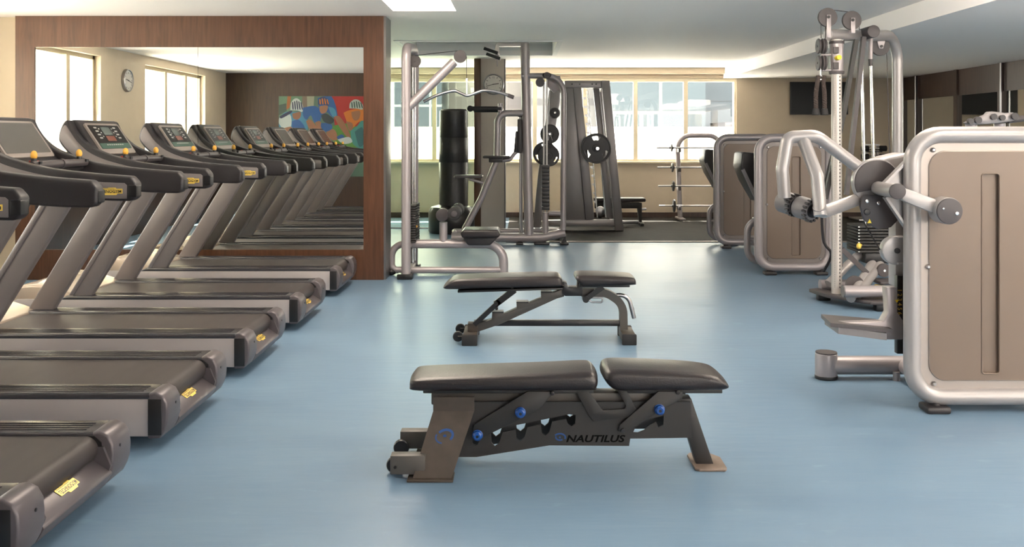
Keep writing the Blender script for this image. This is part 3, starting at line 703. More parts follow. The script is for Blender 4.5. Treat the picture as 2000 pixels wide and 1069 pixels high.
def far_bench():
    Y0, Y1, Yc = 6.09, 6.37, 6.23; k = crop(850, 510, 4.762)
    B = thing('weight_bench', 'smaller black-padded adjustable bench with stepped grey frame, behind the large bench', 'bench', (.1, Yc, 0))
    def pad(pts, name): return G().cushion(xz(spline(pts+[pts[0]], 4))[:-1], Y0, Y1, .032, .12).make(name, 'leather', B, ang=60)
    bp = pad([(-.518, .372), (-.49, .40), (-.44, .428), (-.30, .437), (0, .445), (.16, .449), (.245, .445), (.27, .42), (.275, .39), (.262, .382), (0, .375), (-.3, .368), (-.48, .362)], 'backrest_pad')
    sp = pad([(.36, .432), (.372, .452), (.45, .455), (.6, .450), (.72, .442), (.755, .43), (.762, .40), (.745, .392), (.6, .386), (.42, .383), (.395, .392)], 'seat_pad')
    G().poly(k([(210, 270), (1180, 245), (1195, 262), (210, 292)], 6.15), 6.13, 6.33, bev=.003).make('pad_board', 'black', bp)
    G().poly(k([(1350, 180), (1340, 245), (1810, 245), (1810, 225)], 6.12), 6.12, 6.34, bev=.003).make('pad_board', 'black', sp)
    # spine with steps, curving down into the front leg
    g = G(); w0, w1 = 6.195, 6.265
    g.poly(k([(385, 590), (525, 545), (530, 478), (632, 478), (636, 496), (758, 442), (755, 385), (868, 385), (872, 392), (985, 345), (982, 292), (1085, 292), (1090, 296), (1180, 262), (1200, 262), (1200, 330), (1130, 350), (600, 590), (400, 658)], 6.2), w0, w1, bev=.003)
    pts = [at(850+x/4.762, 510+y/4.762, 6.2) for x, y in ((1360, 296), (1590, 296), (1750, 400), (1755, 640))]
    g.tube([(p.x, 6.23, p.z) for p in pts], 0, rect=(.07, .052), fil=.14, fn=8)
    g.make('spine', 'bench_grey', B)
    g = G()
    for x, z, w in ((530, 478, 104), (755, 385, 112), (983, 291, 102)):
        a = at(850+x/4.762, 510+z/4.762, 6.2); b = at(850+(x+w)/4.762, 0, 6.2); G().span((a.x, w0-.004, a.z-.003), (b.x, w1+.004, a.z+.005)).make('step_cap', 'black', B)
    
    G().poly(k([(1185, 190), (1225, 205), (1235, 245), (1320, 245), (1325, 160), (1370, 180), (1370, 325), (1205, 325), (1185, 300)], 6.19), 6.180, 6.28, bev=.004).make('pivot_bracket', 'black', B)
    # struts
    g = G()
    for a, b, r in (((740, 265), (560, 400), .026), ((600, 370), (365, 590), .020)):
        a = at(850+a[0]/4.762, 510+a[1]/4.762, 6.17); b = at(850+b[0]/4.762, 510+b[1]/4.762, 6.17); g.tube([(a.x, 6.165, a.z), (b.x, 6.165, b.z)], 0, rect=(.03, r*1.6))
    c = at(850+565/4.762, 510+395/4.762, 6.15); g.cyl((c.x, 6.13, c.z), (c.x, 6.18, c.z), .014)
    g.cyl((c.x+.005, 6.12, c.z-.03), (c.x+.005, 6.2, c.z-.03), .010)
    g.make('backrest_strut', 'black', B)
    a = at(850+1560/4.762, 510+240/4.762, 6.16); b = at(850+1400/4.762, 510+355/4.762, 6.16)
    G().tube([(a.x, 6.165, a.z), (b.x, 6.165, b.z)], 0, rect=(.03, .034)).cyl((b.x, 6.14, b.z), (b.x, 6.20, b.z), .022).make('seat_strut', 'black', B)
    pts = [at(850+x/4.762, 510+y/4.762, 6.18) for x, y in ((1390, 340), (1455, 385), (1555, 388), (1560, 345), (1450, 345))]
    G().tube([(p.x, 6.19, p.z) for p in pts], .006, fil=.012).make('seat_catch', 'steel', B)
    pts = [at(850+x/4.762, 510+y/4.762, 6.2) for x, y in ((1690, 325), (1800, 325), (1855, 540))]
    G().tube([(p.x, 6.23, p.z) for p in pts], .014, fil=.07).make('pull_handle', 'steel', B)
    a = at(850+440/4.762, 510+592/4.762, 6.17); b = at(850+1740/4.762, 510+592/4.762, 6.17)
    g = G().span((a.x-.06, 6.205, a.z-.018), (b.x, 6.26, a.z+.018), bev=.003); g.make('bottom_rail', 'black', B)
    # rear cross foot with rubber ends and two wheels
    def yfoot(xa, xb, ya, yb, name, wheels):
        x0 = at(xa, 0, ya+.02).x; x1 = at(xb, 0, ya+.02).x
        f = G().span((x0+.004, ya+.03, .012), (x1-.004, yb-.03, .066), bev=.003).make(name, 'bench_beige', B)
        for y0, y1 in ((ya, ya+.035), (yb-.035, yb)): G().span((x0, y0, 0), (x1, y1, .07), bev=.006).make('rubber_end', 'rubber', f)
        if wheels:
            for y0 in (ya+.045, yb-.075):
                w = G().lathe([(.012, 0), (.030, 0), (.034, .005), (.034, .02), (.030, .025), (.012, .025)], (x0-.028, y0, .052)).cyl((x0-.028, y0-.004, .052), (x0+.01, y0-.004, .052), .008); w.make('wheel', 'black', f)
        return x0, x1
    x0, x1 = yfoot(902, 932, 6.05, 6.42, 'rear_foot', True)
    G().poly(k([(300, 585), (395, 588), (398, 640), (390, 690), (300, 690)], 6.18), 6.19, 6.27, bev=.003).make('rear_post', 'bench_beige', B)
    x0, x1 = yfoot(1215, 1243, 6.07, 6.39, 'front_foot', False)
far_bench()

# ================================================================== STRENGTH MACHINES IN THE MIDDLE
def px(ox, oy, s):
    """reader for points measured in an enlarged piece of the photograph"""
    return lambda x, y, Y: at(ox+x/s, oy+y/s, Y)
def disc(g, c, r, t, m=None, groove=True):
    """a pulley: grooved disc facing the camera, centre c, thickness t along Y"""
    pr = [(.004, -t/2), (r*.97, -t/2), (r, -t/2+.002), (r, -t*.25), (r*.92, 0), (r, t*.25), (r, t/2-.002), (r*.97, t/2), (.004, t/2)] if groove else [(.0, -t/2), (r-.004, -t/2), (r, -t/2+.004), (r, t/2-.004), (r-.004, t/2), (0, t/2)]
    return g.lathe(pr, c)

def lat_machine():
    a = px(740, 60, 2.097); b = px(740, 360, 5)
    YN, YR = 8.90, 9.55; Ym = 9.15
    T = thing('lat_pulldown_machine', 'silver lat pulldown machine with a curved bar, beside the brown wood wall', 'gym machine', (-1.0, Ym, 0))
    xp = at(793, 0, YN).x; xr = at(807.5, 0, YR).x
    ztop = at(0, 92, YN).z
    G().tube([(xp, YN, .05), (xp, YN, ztop), (xp+.01, YR, at(0, 95, YR).z), (xr, YR, .05)], .045, fil=.14).make('upright', 'silver', T)
    p0 = a(118, 315, YN+.02); p1 = a(308, 128, YN+.12)
    G().tube([p0, p1], .046, seg=20).make('boom', 'silver', T)
    g = G(); disc(g, a(333, 106, YN+.14), .062, .03); g.cyl(a(333, 106, YN+.10), a(333, 106, YN+.18), .008); g.make('pulley', 'dark2', T)
    g = G(); c = a(147, 125, YN+.22); disc(g, c, .060, .03); g.cyl((c.x, c.y-.04, c.z), (c.x, c.y+.02, c.z), .008); g.make('pulley', 'dark2', T)
    g = G()
    g.cyl(a(147, 102, YN+.2), a(325, 82, YN+.14), .003, seg=8); q = a(359, 106, YN+.14); g.cyl(q, a(360, 195, YN+.14), .003, seg=8)
    g.cyl((c.x, YN+.22, c.z), (xr, YR-.05, .5), .003, seg=8); g.make('cable', 'black', T)
    h = a(360, 195, YN+.14)
    cn = G().cyl(h, (h.x, h.y, h.z-.03), .014).cyl((h.x, h.y, h.z-.03), (h.x, h.y, h.z-.17), .008).ball((h.x, h.y, h.z-.155), .014).make('snap_link', 'chrome', T)
    pts = spline([a(x, y, YN+.14) for x, y in ((183, 291), (240, 264), (305, 247), (335, 256), (362, 266), (395, 256), (432, 245), (490, 252), (548, 272))], 6)
    G().tube(pts, .015, seg=12).make('pulldown_bar', 'steel', T)
    e = pts[-1]; d = (pts[-1]-pts[-3]).normalized(); G().cyl(e-d*.05, e+d*.012, .019, bev=.004).make('bar_grip', 'dark2', T)
    # weight stack with amber pin
    s0 = b(290, 190, 9.2); s1 = b(335, 560, 9.2)
    g = G()
    n = 16
    for k in range(n):
        z = s1.z+(s0.z-s1.z)*k/n; g.span((xp-.005, 9.05, z+.003), (xp+.075, 9.42, z+(s0.z-s1.z)/n-.003), bev=.002)
    g.make('weight_stack', 'gunmetal', T)
    for yy in (9.15, 9.33): G().cyl((xp+.035, yy, .12), (xp+.035, yy, ztop-.12), .010).make('guide_rod', 'chrome', T)
    q = b(352, 412, 9.15); G().ball(q, .022, (1.2, 1, .9)).cyl((q.x-.06, q.y, q.z), q, .007).make('selector_pin', 'orange', T)
    # base: seat rail bending down to the floor, floor rail, rear stabiliser
    zr = b(0, 582, Ym).z
    pe = b(1218, 800, Ym)
    G().tube([(xp+.03, Ym, zr), (pe.x, Ym, zr), (pe.x, Ym, .03)], .045, fil=.18).make('seat_rail', 'silver', T)
    zf = b(0, 838, Ym).z
    G().cyl((xp, Ym, zf), (pe.x, Ym, zf), .034).make('floor_rail', 'silver', T)
    G().tube([(xp, Ym, zr), (b(125, 0, Ym).x, Ym, zr), (b(125, 0, Ym).x, Ym, zf), (xp, Ym, zf)], .034, fil=[0, .14, .06, 0]).make('stabiliser_loop', 'silver', T)
    G().cyl((xp, YN, zr), (xp+.03, YR, zr), .034).cyl((xp, YN, zf), (xp, YR, zf), .03).make('cross_tube', 'silver', T)
    for (x0, x1, y) in ((b(180, 0, 8.88).x, b(330, 0, 8.88).x, 8.90), (b(180, 0, 8.88).x, b(330, 0, 8.88).x, 9.55)):
        G().span((x0, y-.06, 0), (x1, y+.06, .052), bev=.008).make('rubber_foot', 'black', T)
    q = b(110, 905, Ym-.1); G().ball((q.x, Ym, .035), .05, (1, 1, .7)).make('rubber_foot', 'black', T)
    G().cyl((pe.x, Ym, 0), (pe.x, Ym, .032), .05).make('rubber_foot', 'black', T)
    # knee roller holder
    c = b(630, 500, Ym)
    G().cyl((c.x, Ym, zr), (c.x, Ym, b(0, 370, Ym).z), .040).make('roller_post', 'silver', T)
    hs = b(615, 305, Ym-.08); G().cyl((hs.x, Ym-.06, hs.z), (hs.x, Ym+.06, hs.z), .064, bev=.006).make('adjuster_housing', 'dark2', T)
    c = b(742, 282, Ym-.2)
    for s in (-1, 1):
        r_ = G().cyl((c.x, Ym+s*.07, c.z), (c.x, Ym+s*.30, c.z), .064, bev=.012); ro = r_.make('knee_roller', 'rubber', T)
        G().cyl((c.x, Ym+s*.295, c.z), (c.x, Ym+s*.312, c.z), .030, bev=.006).make('end_cap', 'dark2', ro)
    G().cyl((c.x, Ym-.3, c.z), (c.x, Ym+.3, c.z), .014).tube([(hs.x, Ym, hs.z+.03), (c.x, Ym, c.z)], 0, rect=(.05, .03)).make('roller_axle', 'steel', T)
    # seat
    pad = G().poly(rnd([(b(x, y, Ym-.12).x, b(x, y, Ym-.12).z) for x, y in ((800, 470), (830, 440), (1165, 440), (1185, 490), (1170, 515), (815, 515))], .02), Ym-.20, Ym+.16, bev=.02, seg=4).make('seat_pad', 'leather', T)
    G().poly([(b(x, y, Ym-.12).x, b(x, y, Ym-.12).z) for x, y in ((815, 512), (1170, 512), (1085, 598), (870, 598))], Ym-.14, Ym+.10, bev=.02, seg=3).make('seat_housing', 'dark', pad)
lat_machine()

def chin_machine():
    a = px(880, 180, 3.448); b = px(740, 360, 5); c0 = px(740, 60, 2.097)
    Y = 11.75
    T = thing('chin_dip_machine', 'tall silver chin-up and dip machine with black lever pads behind the lat machine', 'gym machine', (0, Y, 0))
    t = c0(598, 52, Y); m = a(523, 850, Y)
    G().tube([(t.x, Y, t.z), (at(1033, 0, Y).x, Y, .12)], .060, seg=20).make('main_post', 'silver', T)
    e = c0(485, 52, Y-.02)
    g = G().tube([(t.x+.05, Y, t.z-.015), (e.x, Y, e.z-.015), (e.x, Y, c0(0, 120, Y).z)], 0, rect=(.07, .05), fil=.03, up=(0, 1, 0))
    g.cyl((e.x, Y, c0(0, 120, Y).z), (e.x, Y, c0(0, 128, Y).z-.06), .008); ar = g.make('top_arm', 'silver', T)
    for dx, dz, yy in ((0, 0, Y-.25), (.03, -.10, Y-.05)):
        p = c0(430, 72, yy); q = c0(487, 92, yy); G().cyl((p.x+dx, yy, p.z+dz*.7), (q.x+dx, yy, q.z+dz*.7), .020, bev=.004).make('chin_grip', 'rubber', T)
        G().cyl((q.x+dx, yy, q.z+dz*.7), (q.x+dx, Y, q.z+dz*.7), .014).make('grip_bracket', 'silver', T)
    # bent dip frame
    pts = [a(x, y, Y) for x, y in ((510, 142), (318, 142), (312, 460), (205, 720), (95, 925))]
    G().tube(pts, .042, fil=.13).make('dip_frame', 'silver', T)
    p = a(135, 113, Y); q = a(345, 113, Y)
    g = G().cyl((p.x, Y-.1, p.z), (q.x, Y-.1, q.z), .028, bev=.006); g.ball((p.x, Y-.1, p.z), .040); h = g.make('dip_handle', 'rubber', T)
    p = a(150, 120, Y); G().cyl((p.x, Y+.22, p.z), (q.x, Y+.22, p.z), .026, bev=.006).make('dip_handle', 'rubber', T)
    G().cyl((q.x-.02, Y-.12, q.z), (q.x-.02, Y+.24, q.z), .036).cyl((q.x-.02, Y, q.z-.09), (q.x-.02, Y, q.z+.07), .030).make('handle_bracket', 'silver', T)
    # arm and knee pads
    p = a(220, 438, Y); q = a(410, 438, Y)
    pp = G().span((p.x, Y-.16, p.z-.012), (q.x-.02, Y+.16, p.z+.018), bev=.01).span((a(258, 0, Y).x, Y-.1, a(0, 472, Y).z), (a(350, 0, Y).x, Y+.1, p.z), bev=.01).make('arm_pad', 'dark', T)
    pts = [a(x, y, Y) for x, y in ((345, 462), (400, 456), (430, 415), (448, 400))]; G().tube(pts, .024, fil=.05).make('pad_arm', 'silver', T)
    p = a(28, 575, Y); q = a(218, 566, Y)
    G().span((p.x, Y-.16, q.z-.02), (q.x, Y+.16, q.z+.014), bev=.012).make('foot_plate', 'dark2', T)
    for dy in (-.06, .06): G().cyl(a(125, 585, Y+dy), a(218, 612, Y+dy), .018).make('foot_brace', 'silver', T)
    # lever with pad and its guide rods
    for x in (468, 480): p = a(x, 120, Y+.05); q = a(x, 940, Y+.05); G().cyl(p, (p.x, q.y, .15), .012).make('guide_rod', 'steel', T)
    p = a(450, 182, Y-.02); q = a(480, 412, Y-.02); g = G().span((p.x, Y-.06, q.z), (q.x, Y+.04, p.z), bev=.012); g.poly([(a(x, y, Y).x, a(x, y, Y).z) for x, y in ((438, 262), (452, 262), (458, 405), (425, 405))], Y-.04, Y+.03, bev=.006); g.make('slider', 'dark', T)
    for y in (132, 155): G().cyl(a(455, y, Y), a(490, y, Y), .024).make('rod_clamp', 'dark2', T)
    # right hand frame
    p0 = at(1010, 148, Y); 
    pts = [at(1018, 148, Y-.02), at(1101, 148, Y-.02), at(1100, 450, Y-.02)]
    G().tube(pts, .036, fil=.22).make('side_frame', 'silver', T)
    p = at(1068, 147, Y-.05); G().cyl((p.x, Y-.09, p.z), (p.x, Y+.03, p.z), .038).ball(p, .045, (1.3, 1, .8)).make('frame_joint', 'dark2', T)
    g = G(); c = at(1055, 161, Y-.05); disc(g, c, .058, .03); g.make('pulley', 'dark2', T)
    c = at(1080, 158, Y+.2); g = G(); g.poly([(at(x, y, Y+.2).x, at(x, y, Y+.2).z) for x, y in ((1066, 150), (1094, 148), (1097, 185), (1090, 176), (1082, 182), (1068, 168))], Y+.18, Y+.21, bev=.004); g.make('cam_plate', 'silver', T)
    for x in (1062, 1068): p = at(x, 155, Y+.08); G().cyl(p, (p.x, p.y, .2), .011).make('guide_rod', 'steel', T)
    p = at(1058, 322, Y+.02); q = at(1073, 410, Y+.02); g = G()
    for k in range(12):
        z = q.z+(p.z-q.z)*k/12; g.span((p.x, Y-.06, z+.002), (q.x, Y+.16, z+(p.z-q.z)/12-.003), bev=.002)
    g.make('weight_stack', 'iron', T)
    zb = at(0, 464, Y).z
    G().cyl((at(1065, 0, Y).x, Y, zb), (at(1065, 0, Y).x, Y, at(0, 415, Y).z), .040).make('stack_post', 'silver', T)
    G().cyl(at(1072, 417, Y), at(1100, 417, Y), .028).make('cross_bar', 'silver', T)
    # base
    pts = [(at(882, 0, Y).x, Y, zb), (at(1060, 0, Y).x, Y, zb), (at(1104, 0, Y).x, Y, at(0, 455, Y).z)]
    G().tube(pts, .058, fil=.3, seg=20).make('base_tube', 'silver', T)
    p = at(888, 449, 12.3); G().cyl((p.x, 12.2, .12), (at(1090, 0, 12.3).x, 12.2, .12), .035).cyl((at(888, 0, Y).x, Y, .14), (p.x, 12.2, .12), .03).cyl((at(1098, 0, Y).x, Y, .14), (at(1090, 0, 12.2).x, 12.2, .12), .03).make('base_tube', 'silver', T)
    for x0, x1, yy in ((1043, 1073, Y), (1094, 1110, Y), (886, 900, Y), (1008, 1022, Y)):
        a0 = at(x0, 0, yy).x; a1 = at(x1, 0, yy).x; g = G().span((a0, yy-.09, 0), (a1, yy+.09, .03), bev=.008); g.poly([(a0+(a1-a0)*.2, .03), (a1-(a1-a0)*.2, .03), (a0+(a1-a0)*.6, .09), (a0+(a1-a0)*.4, .09)], yy-.03, yy+.03); g.make('rubber_foot', 'black', T)
    for xx in (890, 1088): p = at(xx, 0, 12.25); G().cyl((p.x, 12.2, .012), (p.x, 12.2, .09), .035).make('rubber_foot', 'black', T)
chin_machine()

def plate(name, c, r, t, label, m='iron', grips=True, group='weight plates on the plate tree'):
    """weight plate facing the camera; three grip openings when large"""
    x, y, z = c; T = tag(None or thing_mesh(name, c, r, t, m, grips), label, 'weight plate', group)
    return T
def thing_mesh(name, c, r, t, m, grips):
    x, y, z = c; g = G(); hs = [circ(x, z, .014, 16)]
    if grips:
        for k in range(3):
            a0 = PI*7/6+k*2*PI/3+ .0
            o = [(x+r*.80*math.cos(a0+q), z+r*.80*math.sin(a0+q)) for q in [(-.36+.72*i/8) for i in range(9)]]
            o += [(x+r*.55*math.cos(a0+q), z+r*.55*math.sin(a0+q)) for q in [(.30-.60*i/8) for i in range(9)]]
            hs.append(o)
    g.poly(circ(x, z, r*.97, 40), y-t*.3, y+t*.3, holes=hs)
    g.lathe([(r*.88, -t*.3), (r*.90, -t/2), (r*.98, -t/2), (r, -t*.3), (r, t*.3), (r*.98, t/2), (r*.90, t/2), (r*.88, t*.3)], c, seg=40, cap=False)
    g.lathe([(.026, -t*.3), (.030, -t*.55), (.050, -t*.55), (.056, -t*.3)], c, seg=28, cap=False); g.lathe([(.026, t*.3), (.030, t*.55), (.050, t*.55), (.056, t*.3)], c, seg=28, cap=False)
    return g.make(name, m, None, c)

def plate_tree():
    Y = 12.75
    T = thing('plate_tree', 'slanted grey weight plate stand behind the silver chin machine', 'plate rack', (.35, Y, .012))
    a = px(1000, 120, 2.97)
    G().poly([(at(x, y, Y).x, at(x, y, Y).z) for x, y in ((1075, 165), (1095, 165), (1093, 200), (1062, 380))]+[(at(1056, 0, Y).x, .10), (at(1041, 0, Y).x, .10)]+[(at(x, y, Y).x, at(x, y, Y).z) for x, y in ((1052, 330), (1070, 250))], Y, Y+.09, bev=.008).make('post', 'smith', T)
    G().cyl((at(1078, 0, Y).x, Y+.3, at(0, 175, Y).z), (at(1046, 0, Y).x, Y+.3, .10), .03).make('rear_strut', 'smith', T)
    g = G().span((at(1030, 0, Y).x, Y-.25, .012), (at(1095, 0, Y).x, Y-.18, .08), bev=.006).span((at(1030, 0, Y).x, Y+.35, .012), (at(1095, 0, Y).x, Y+.42, .08), bev=.006).span((at(1042, 0, Y).x, Y-.2, .04), (at(1056, 0, Y).x, Y+.4, .12), bev=.006); g.make('base', 'smith', T)
    spec = [((1083, 221), .075, .03, .0), ((1073, 262), .133, .035, 0), ((1067, 301), .160, .035, 0)]
    for i, ((x, y), r, t, _) in enumerate(spec):
        c = at(x, y, Y); G().cyl((c.x, Y+.01, c.z), (c.x, Y-.22, c.z), .0135).make('peg', 'chrome', T)
        if i == 0: plate('weight_plate', (c.x, Y-.05, c.z), r, t, 'small dark weight plate, topmost on the slanted plate stand', grips=False)
        if i == 1:
            plate('weight_plate', (c.x, Y-.15, c.z), r, t, 'medium dark plate with a spring clip in front, in the middle of the plate stand', grips=False)
            g = G(); cc = V((c.x, Y-.19, c.z)); g.tube([cc+V((.024*math.cos(q), -.004*q, .024*math.sin(q))) for q in [i*.5 for i in range(26)]], .004, seg=8)
            g.cyl(cc+V((.01, -.02, -.02)), cc+V((.035, -.03, -.09)), .004).cyl(cc+V((-.01, -.02, -.02)), cc+V((-.025, -.03, -.09)), .004); tag(g.make('spring_clip', 'chrome', None, cc), 'chrome spring clip pinched on the plate stand peg', 'clip')
        if i == 2:
            plate('weight_plate', (c.x-.02, Y-.05, c.z+.01), .165, t, 'large gripped black plate nearer the stand, lowest pair', grips=True)
            plate('weight_plate', (c.x+.03, Y-.10, c.z-.02), .150, t, 'large gripped black plate in front of its twin, lowest on the plate stand', grips=True)
plate_tree()

def smith_machine():
    a = px(1000, 120, 2.97); YN, YR = 13.35, 14.6
    T = thing('smith_machine', 'tall tapered grey smith machine with chrome guide rods in front of the windows', 'gym machine', (1.0, 14, .012))
    def P(x, y, Y): q = a(x, y, Y); return (q.x, q.z)
    # front side frame, near: shroud, slotted column, wide right column
    G().poly([P(308, 150, YN), P(356, 150, YN), P(428, 925, YN), P(290, 925, YN)], YN+.01, YN+.12, bev=.01).make('counterweight_shroud', 'smith', T)
    G().poly([P(355, 150, YN), P(400, 150, YN), P(478, 915, YN), P(428, 925, YN)], YN-.02, YN+.14, bev=.008).make('column', 'smith', T)
    G().poly([P(515, 112, YN), P(565, 112, YN), (P(645, 0, YN)[0], .012), (P(598, 0, YN)[0], .012)], YN-.06, YN+.12, bev=.012).make('column', 'smith', T)
    G().poly([P(475, 150, YN), P(512, 150, YN), P(592, 915, YN), P(555, 915, YN)], YN+.16, YN+.26, bev=.008).make('column', 'smith', T)
    g = G().poly([P(305, 112, YN), P(545, 112, YN), P(550, 155, YN), P(305, 152, YN)], YN-.03, YN+.15, bev=.008); tb = g.make('top_beam', 'smith', T)
    g = G()
    for x in (348, 393, 465, 488):
        p = a(x, 132, YN-.03); g.cyl((p.x, YN-.035, p.z), (p.x, YN-.025, p.z), .012)
    g.make('bolt_heads', 'black', tb)
    g = G().poly([P(210, 922, YN), P(600, 918, YN), P(600, 958, YN), P(210, 955, YN)], YN-.02, YN+.12, bev=.008); g.make('base_beam', 'smith', T)
    # racking notches, guide rods
    g = G()
    for k in range(14):
        z0 = at(0, 190+k*17, YN).z; x0 = P(412+k*5.4, 0, YN)[0]; g.poly([(x0, z0), (x0+.05, z0+.01), (x0+.05, z0-.03), (x0+.02, z0-.03)], YN+.1, YN+.12)
    g.make('racking_notches', 'steel', T)
    for dy in (0, .05):
        p = a(438, 170, YN+.1+dy); q = a(495, 905, YN+.1+dy); G().cyl(p, q, .012).make('guide_rod', 'chrome', T)
    p = a(478, 170, YN+.2); q = a(545, 905, YN+.2); G().cyl(p, q, .014).make('guide_rod', 'chrome', T)
    # the far side frame and cross beams
    G().poly([P(315, 150, YR), P(365, 150, YR), P(440, 880, YR), P(310, 880, YR)], YR, YR+.08, bev=.01).make('rear_frame', 'smith', T)
    g = G(); zt = a(0, 135, YN).z
    for x in (400, 540):
        p = P(x, 130, YN); g.span((p[0]-.04, YN+.1, zt-.05), (p[0]+.04, YR+.05, zt+.02), bev=.006)
    p = P(560, 0, YN)
    g.make('cross_beam', 'smith', T)
    G().poly([P(500, 120, YR), P(545, 120, YR), (P(610, 0, YR)[0], .012), (P(570, 0, YR)[0], .012)], YR-.03, YR+.08, bev=.01).make('column', 'smith', T)
    c = a(492, 505, YN-.15); bar = G().cyl((c.x, YN-.28, c.z), (c.x, YR+.3, c.z), .024).make('barbell_bar', 'chrome', T)
    plate('weight_plate', (c.x-.01, YN-.15, c.z), .218, .045, 'largest black gripped plate, loaded on the smith machine bar', group='weight plates on the smith machine')
    # hook unit
    G().span((c.x-.05, YN+.14, c.z-.08), (c.x+.03, YN+.30, c.z+.08), bev=.01).make('bar_carriage', 'dark2', T)
    q = a(512, 870, YN+.3); g = G().ball(q, .07, (1, .5, 1.1)); g.cyl(a(538, 640, YN+.22), a(538, 860, YN+.22), .016); g.make('stop_spring', 'steel', T)
smith_machine()

def flat_bench():
    Y = 14.2; a = px(1000, 120, 2.97)
    T = thing('flat_bench', 'black-topped flat bench standing inside the grey smith machine', 'bench', (1.6, Y, .012))
    def P(x, y): q = a(x, y, Y); return (q.x, q.z)
    G().poly(rnd([P(475, 790), P(765, 790), P(772, 800), P(768, 812), P(475, 815)], .02), Y-.15, Y+.15, bev=.018, seg=3).make('bench_pad', 'leather', T)
    G().poly([P(480, 818), P(740, 818), P(740, 852), P(480, 852)], Y-.05, Y+.05, bev=.005).make('bench_beam', 'gunmetal', T)
    G().poly([P(722, 820), P(752, 820), (P(752, 0)[0], .05), (P(736, 0)[0], .05)], Y-.04, Y+.04, bev=.005).make('leg', 'gunmetal', T)
    G().span((P(733, 0)[0], Y-.22, .012), (P(756, 0)[0], Y+.22, .06), bev=.006).make('foot_bar', 'black', T)
    G().poly([P(500, 820), P(520, 820), (P(520, 0)[0], .05), (P(500, 0)[0], .05)], Y-.04, Y+.04, bev=.005).make('leg', 'gunmetal', T)
    G().span((P(495, 0)[0], Y-.22, .012), (P(518, 0)[0], Y+.22, .06), bev=.006).make('foot_bar', 'black', T)
    G().cyl(a(752, 858, Y), a(778, 858, Y), .018).make('adjusting_pin', 'steel', T)
    z = at(0, 437, Y).z; G().span((P(500, 0)[0], Y-.02, z-.0), (P(740, 0)[0], Y+.02, z+.05), bev=.004).make('lower_rail', 'steel', T)
flat_bench()

def barbell_rack():
    Y = 15.15; a = px(1200, 120, 2.43)
    T = thing('barbell_rack', 'grey looped barbell rack standing against the wall under the windows', 'barbell rack', (1.9, Y, .012))
    q0 = a(312, 0, Y).x
    G().tube([(q0, Y, .012), (a(298, 0, Y).x, Y, a(0, 352, Y).z), (a(505, 0, Y).x, Y, a(0, 352, Y).z), (a(520, 0, Y).x, Y, .012)], .040, fil=.22, seg=18).make('loop_frame', 'silver', T)
    for x in (312, 520):
        G().span((a(x, 0, Y).x-.05, Y-.25, .012), (a(x, 0, Y).x+.05, Y+.22, .045), bev=.008).make('foot', 'silver', T)
    for k, y in enumerate((417, 510, 598, 692)):
        z = a(0, y, Y-.2).z
        for x in (305, 515):
            c = a(x, y, Y-.1); G().poly([(c.x-.02, z-.05), (c.x+.02, z-.05), (c.x+.02, z+.01), (c.x-.02, z+.01)], Y-.22, Y-.02, bev=.003).make('hook', 'dark2', T)
    for k, y in enumerate((417, 510, 598, 692)):
        Yb = Y-.16; z = a(0, y, Yb).z+.022; x0 = a(200+k*4, 0, Yb).x; x1 = x0+1.42
        B = thing('barbell', ['topmost thin fixed barbell on the looped rack', 'second fixed barbell from the top of the looped rack', 'third fixed barbell from the top of the looped rack', 'lowest fixed barbell on the looped rack'][k], 'barbell', ((x0+x1)/2, Yb, z), 'fixed barbells on the looped rack')
        G().cyl((x0, Yb, z), (x1, Yb, z), .0125, bev=.003).make('bar', 'steel', B)
        R = (.062, .075, .085, .105)[k]
        for xx in (x0+.245, x1-.245):
            G().lathe([(.0, -.018), (R*.8, -.016), (R, -.010), (R, .010), (R*.8, .016), (0, .018)], (xx, Yb, z), 'x', 28).cyl((xx-.035, Yb, z), (xx+.035, Yb, z), .020).make('bar_disc', 'iron', B)
barbell_rack()

def punching_bag():
    Y = 13.2; x = at(886, 0, Y).x
    T = thing('punching_bag', 'tall black free-standing punching bag on a round black base behind the lat machine', 'punching bag', (x, Y, 0))
    R = .205
    G().lathe([(0, .33), (R*.8, .33), (R, .36), (R+.004, 1.0), (R+.001, 1.006), (R+.004, 1.012), (R+.002, 1.355), (R-.001, 1.36), (R+.002, 1.366), (R-.004, 1.74), (R-.03, 1.765), (0, 1.77)], (x, Y, 0), 'z', 40).make('bag', 'vinyl', T)
    G().lathe([(0, 0), (.31, 0), (.33, .03), (.33, .30), (.29, .37), (.18, .40), (.12, .40), (0, .40)], (x-.03, Y, 0), 'z', 40).make('base', 'black', T)
punching_bag()

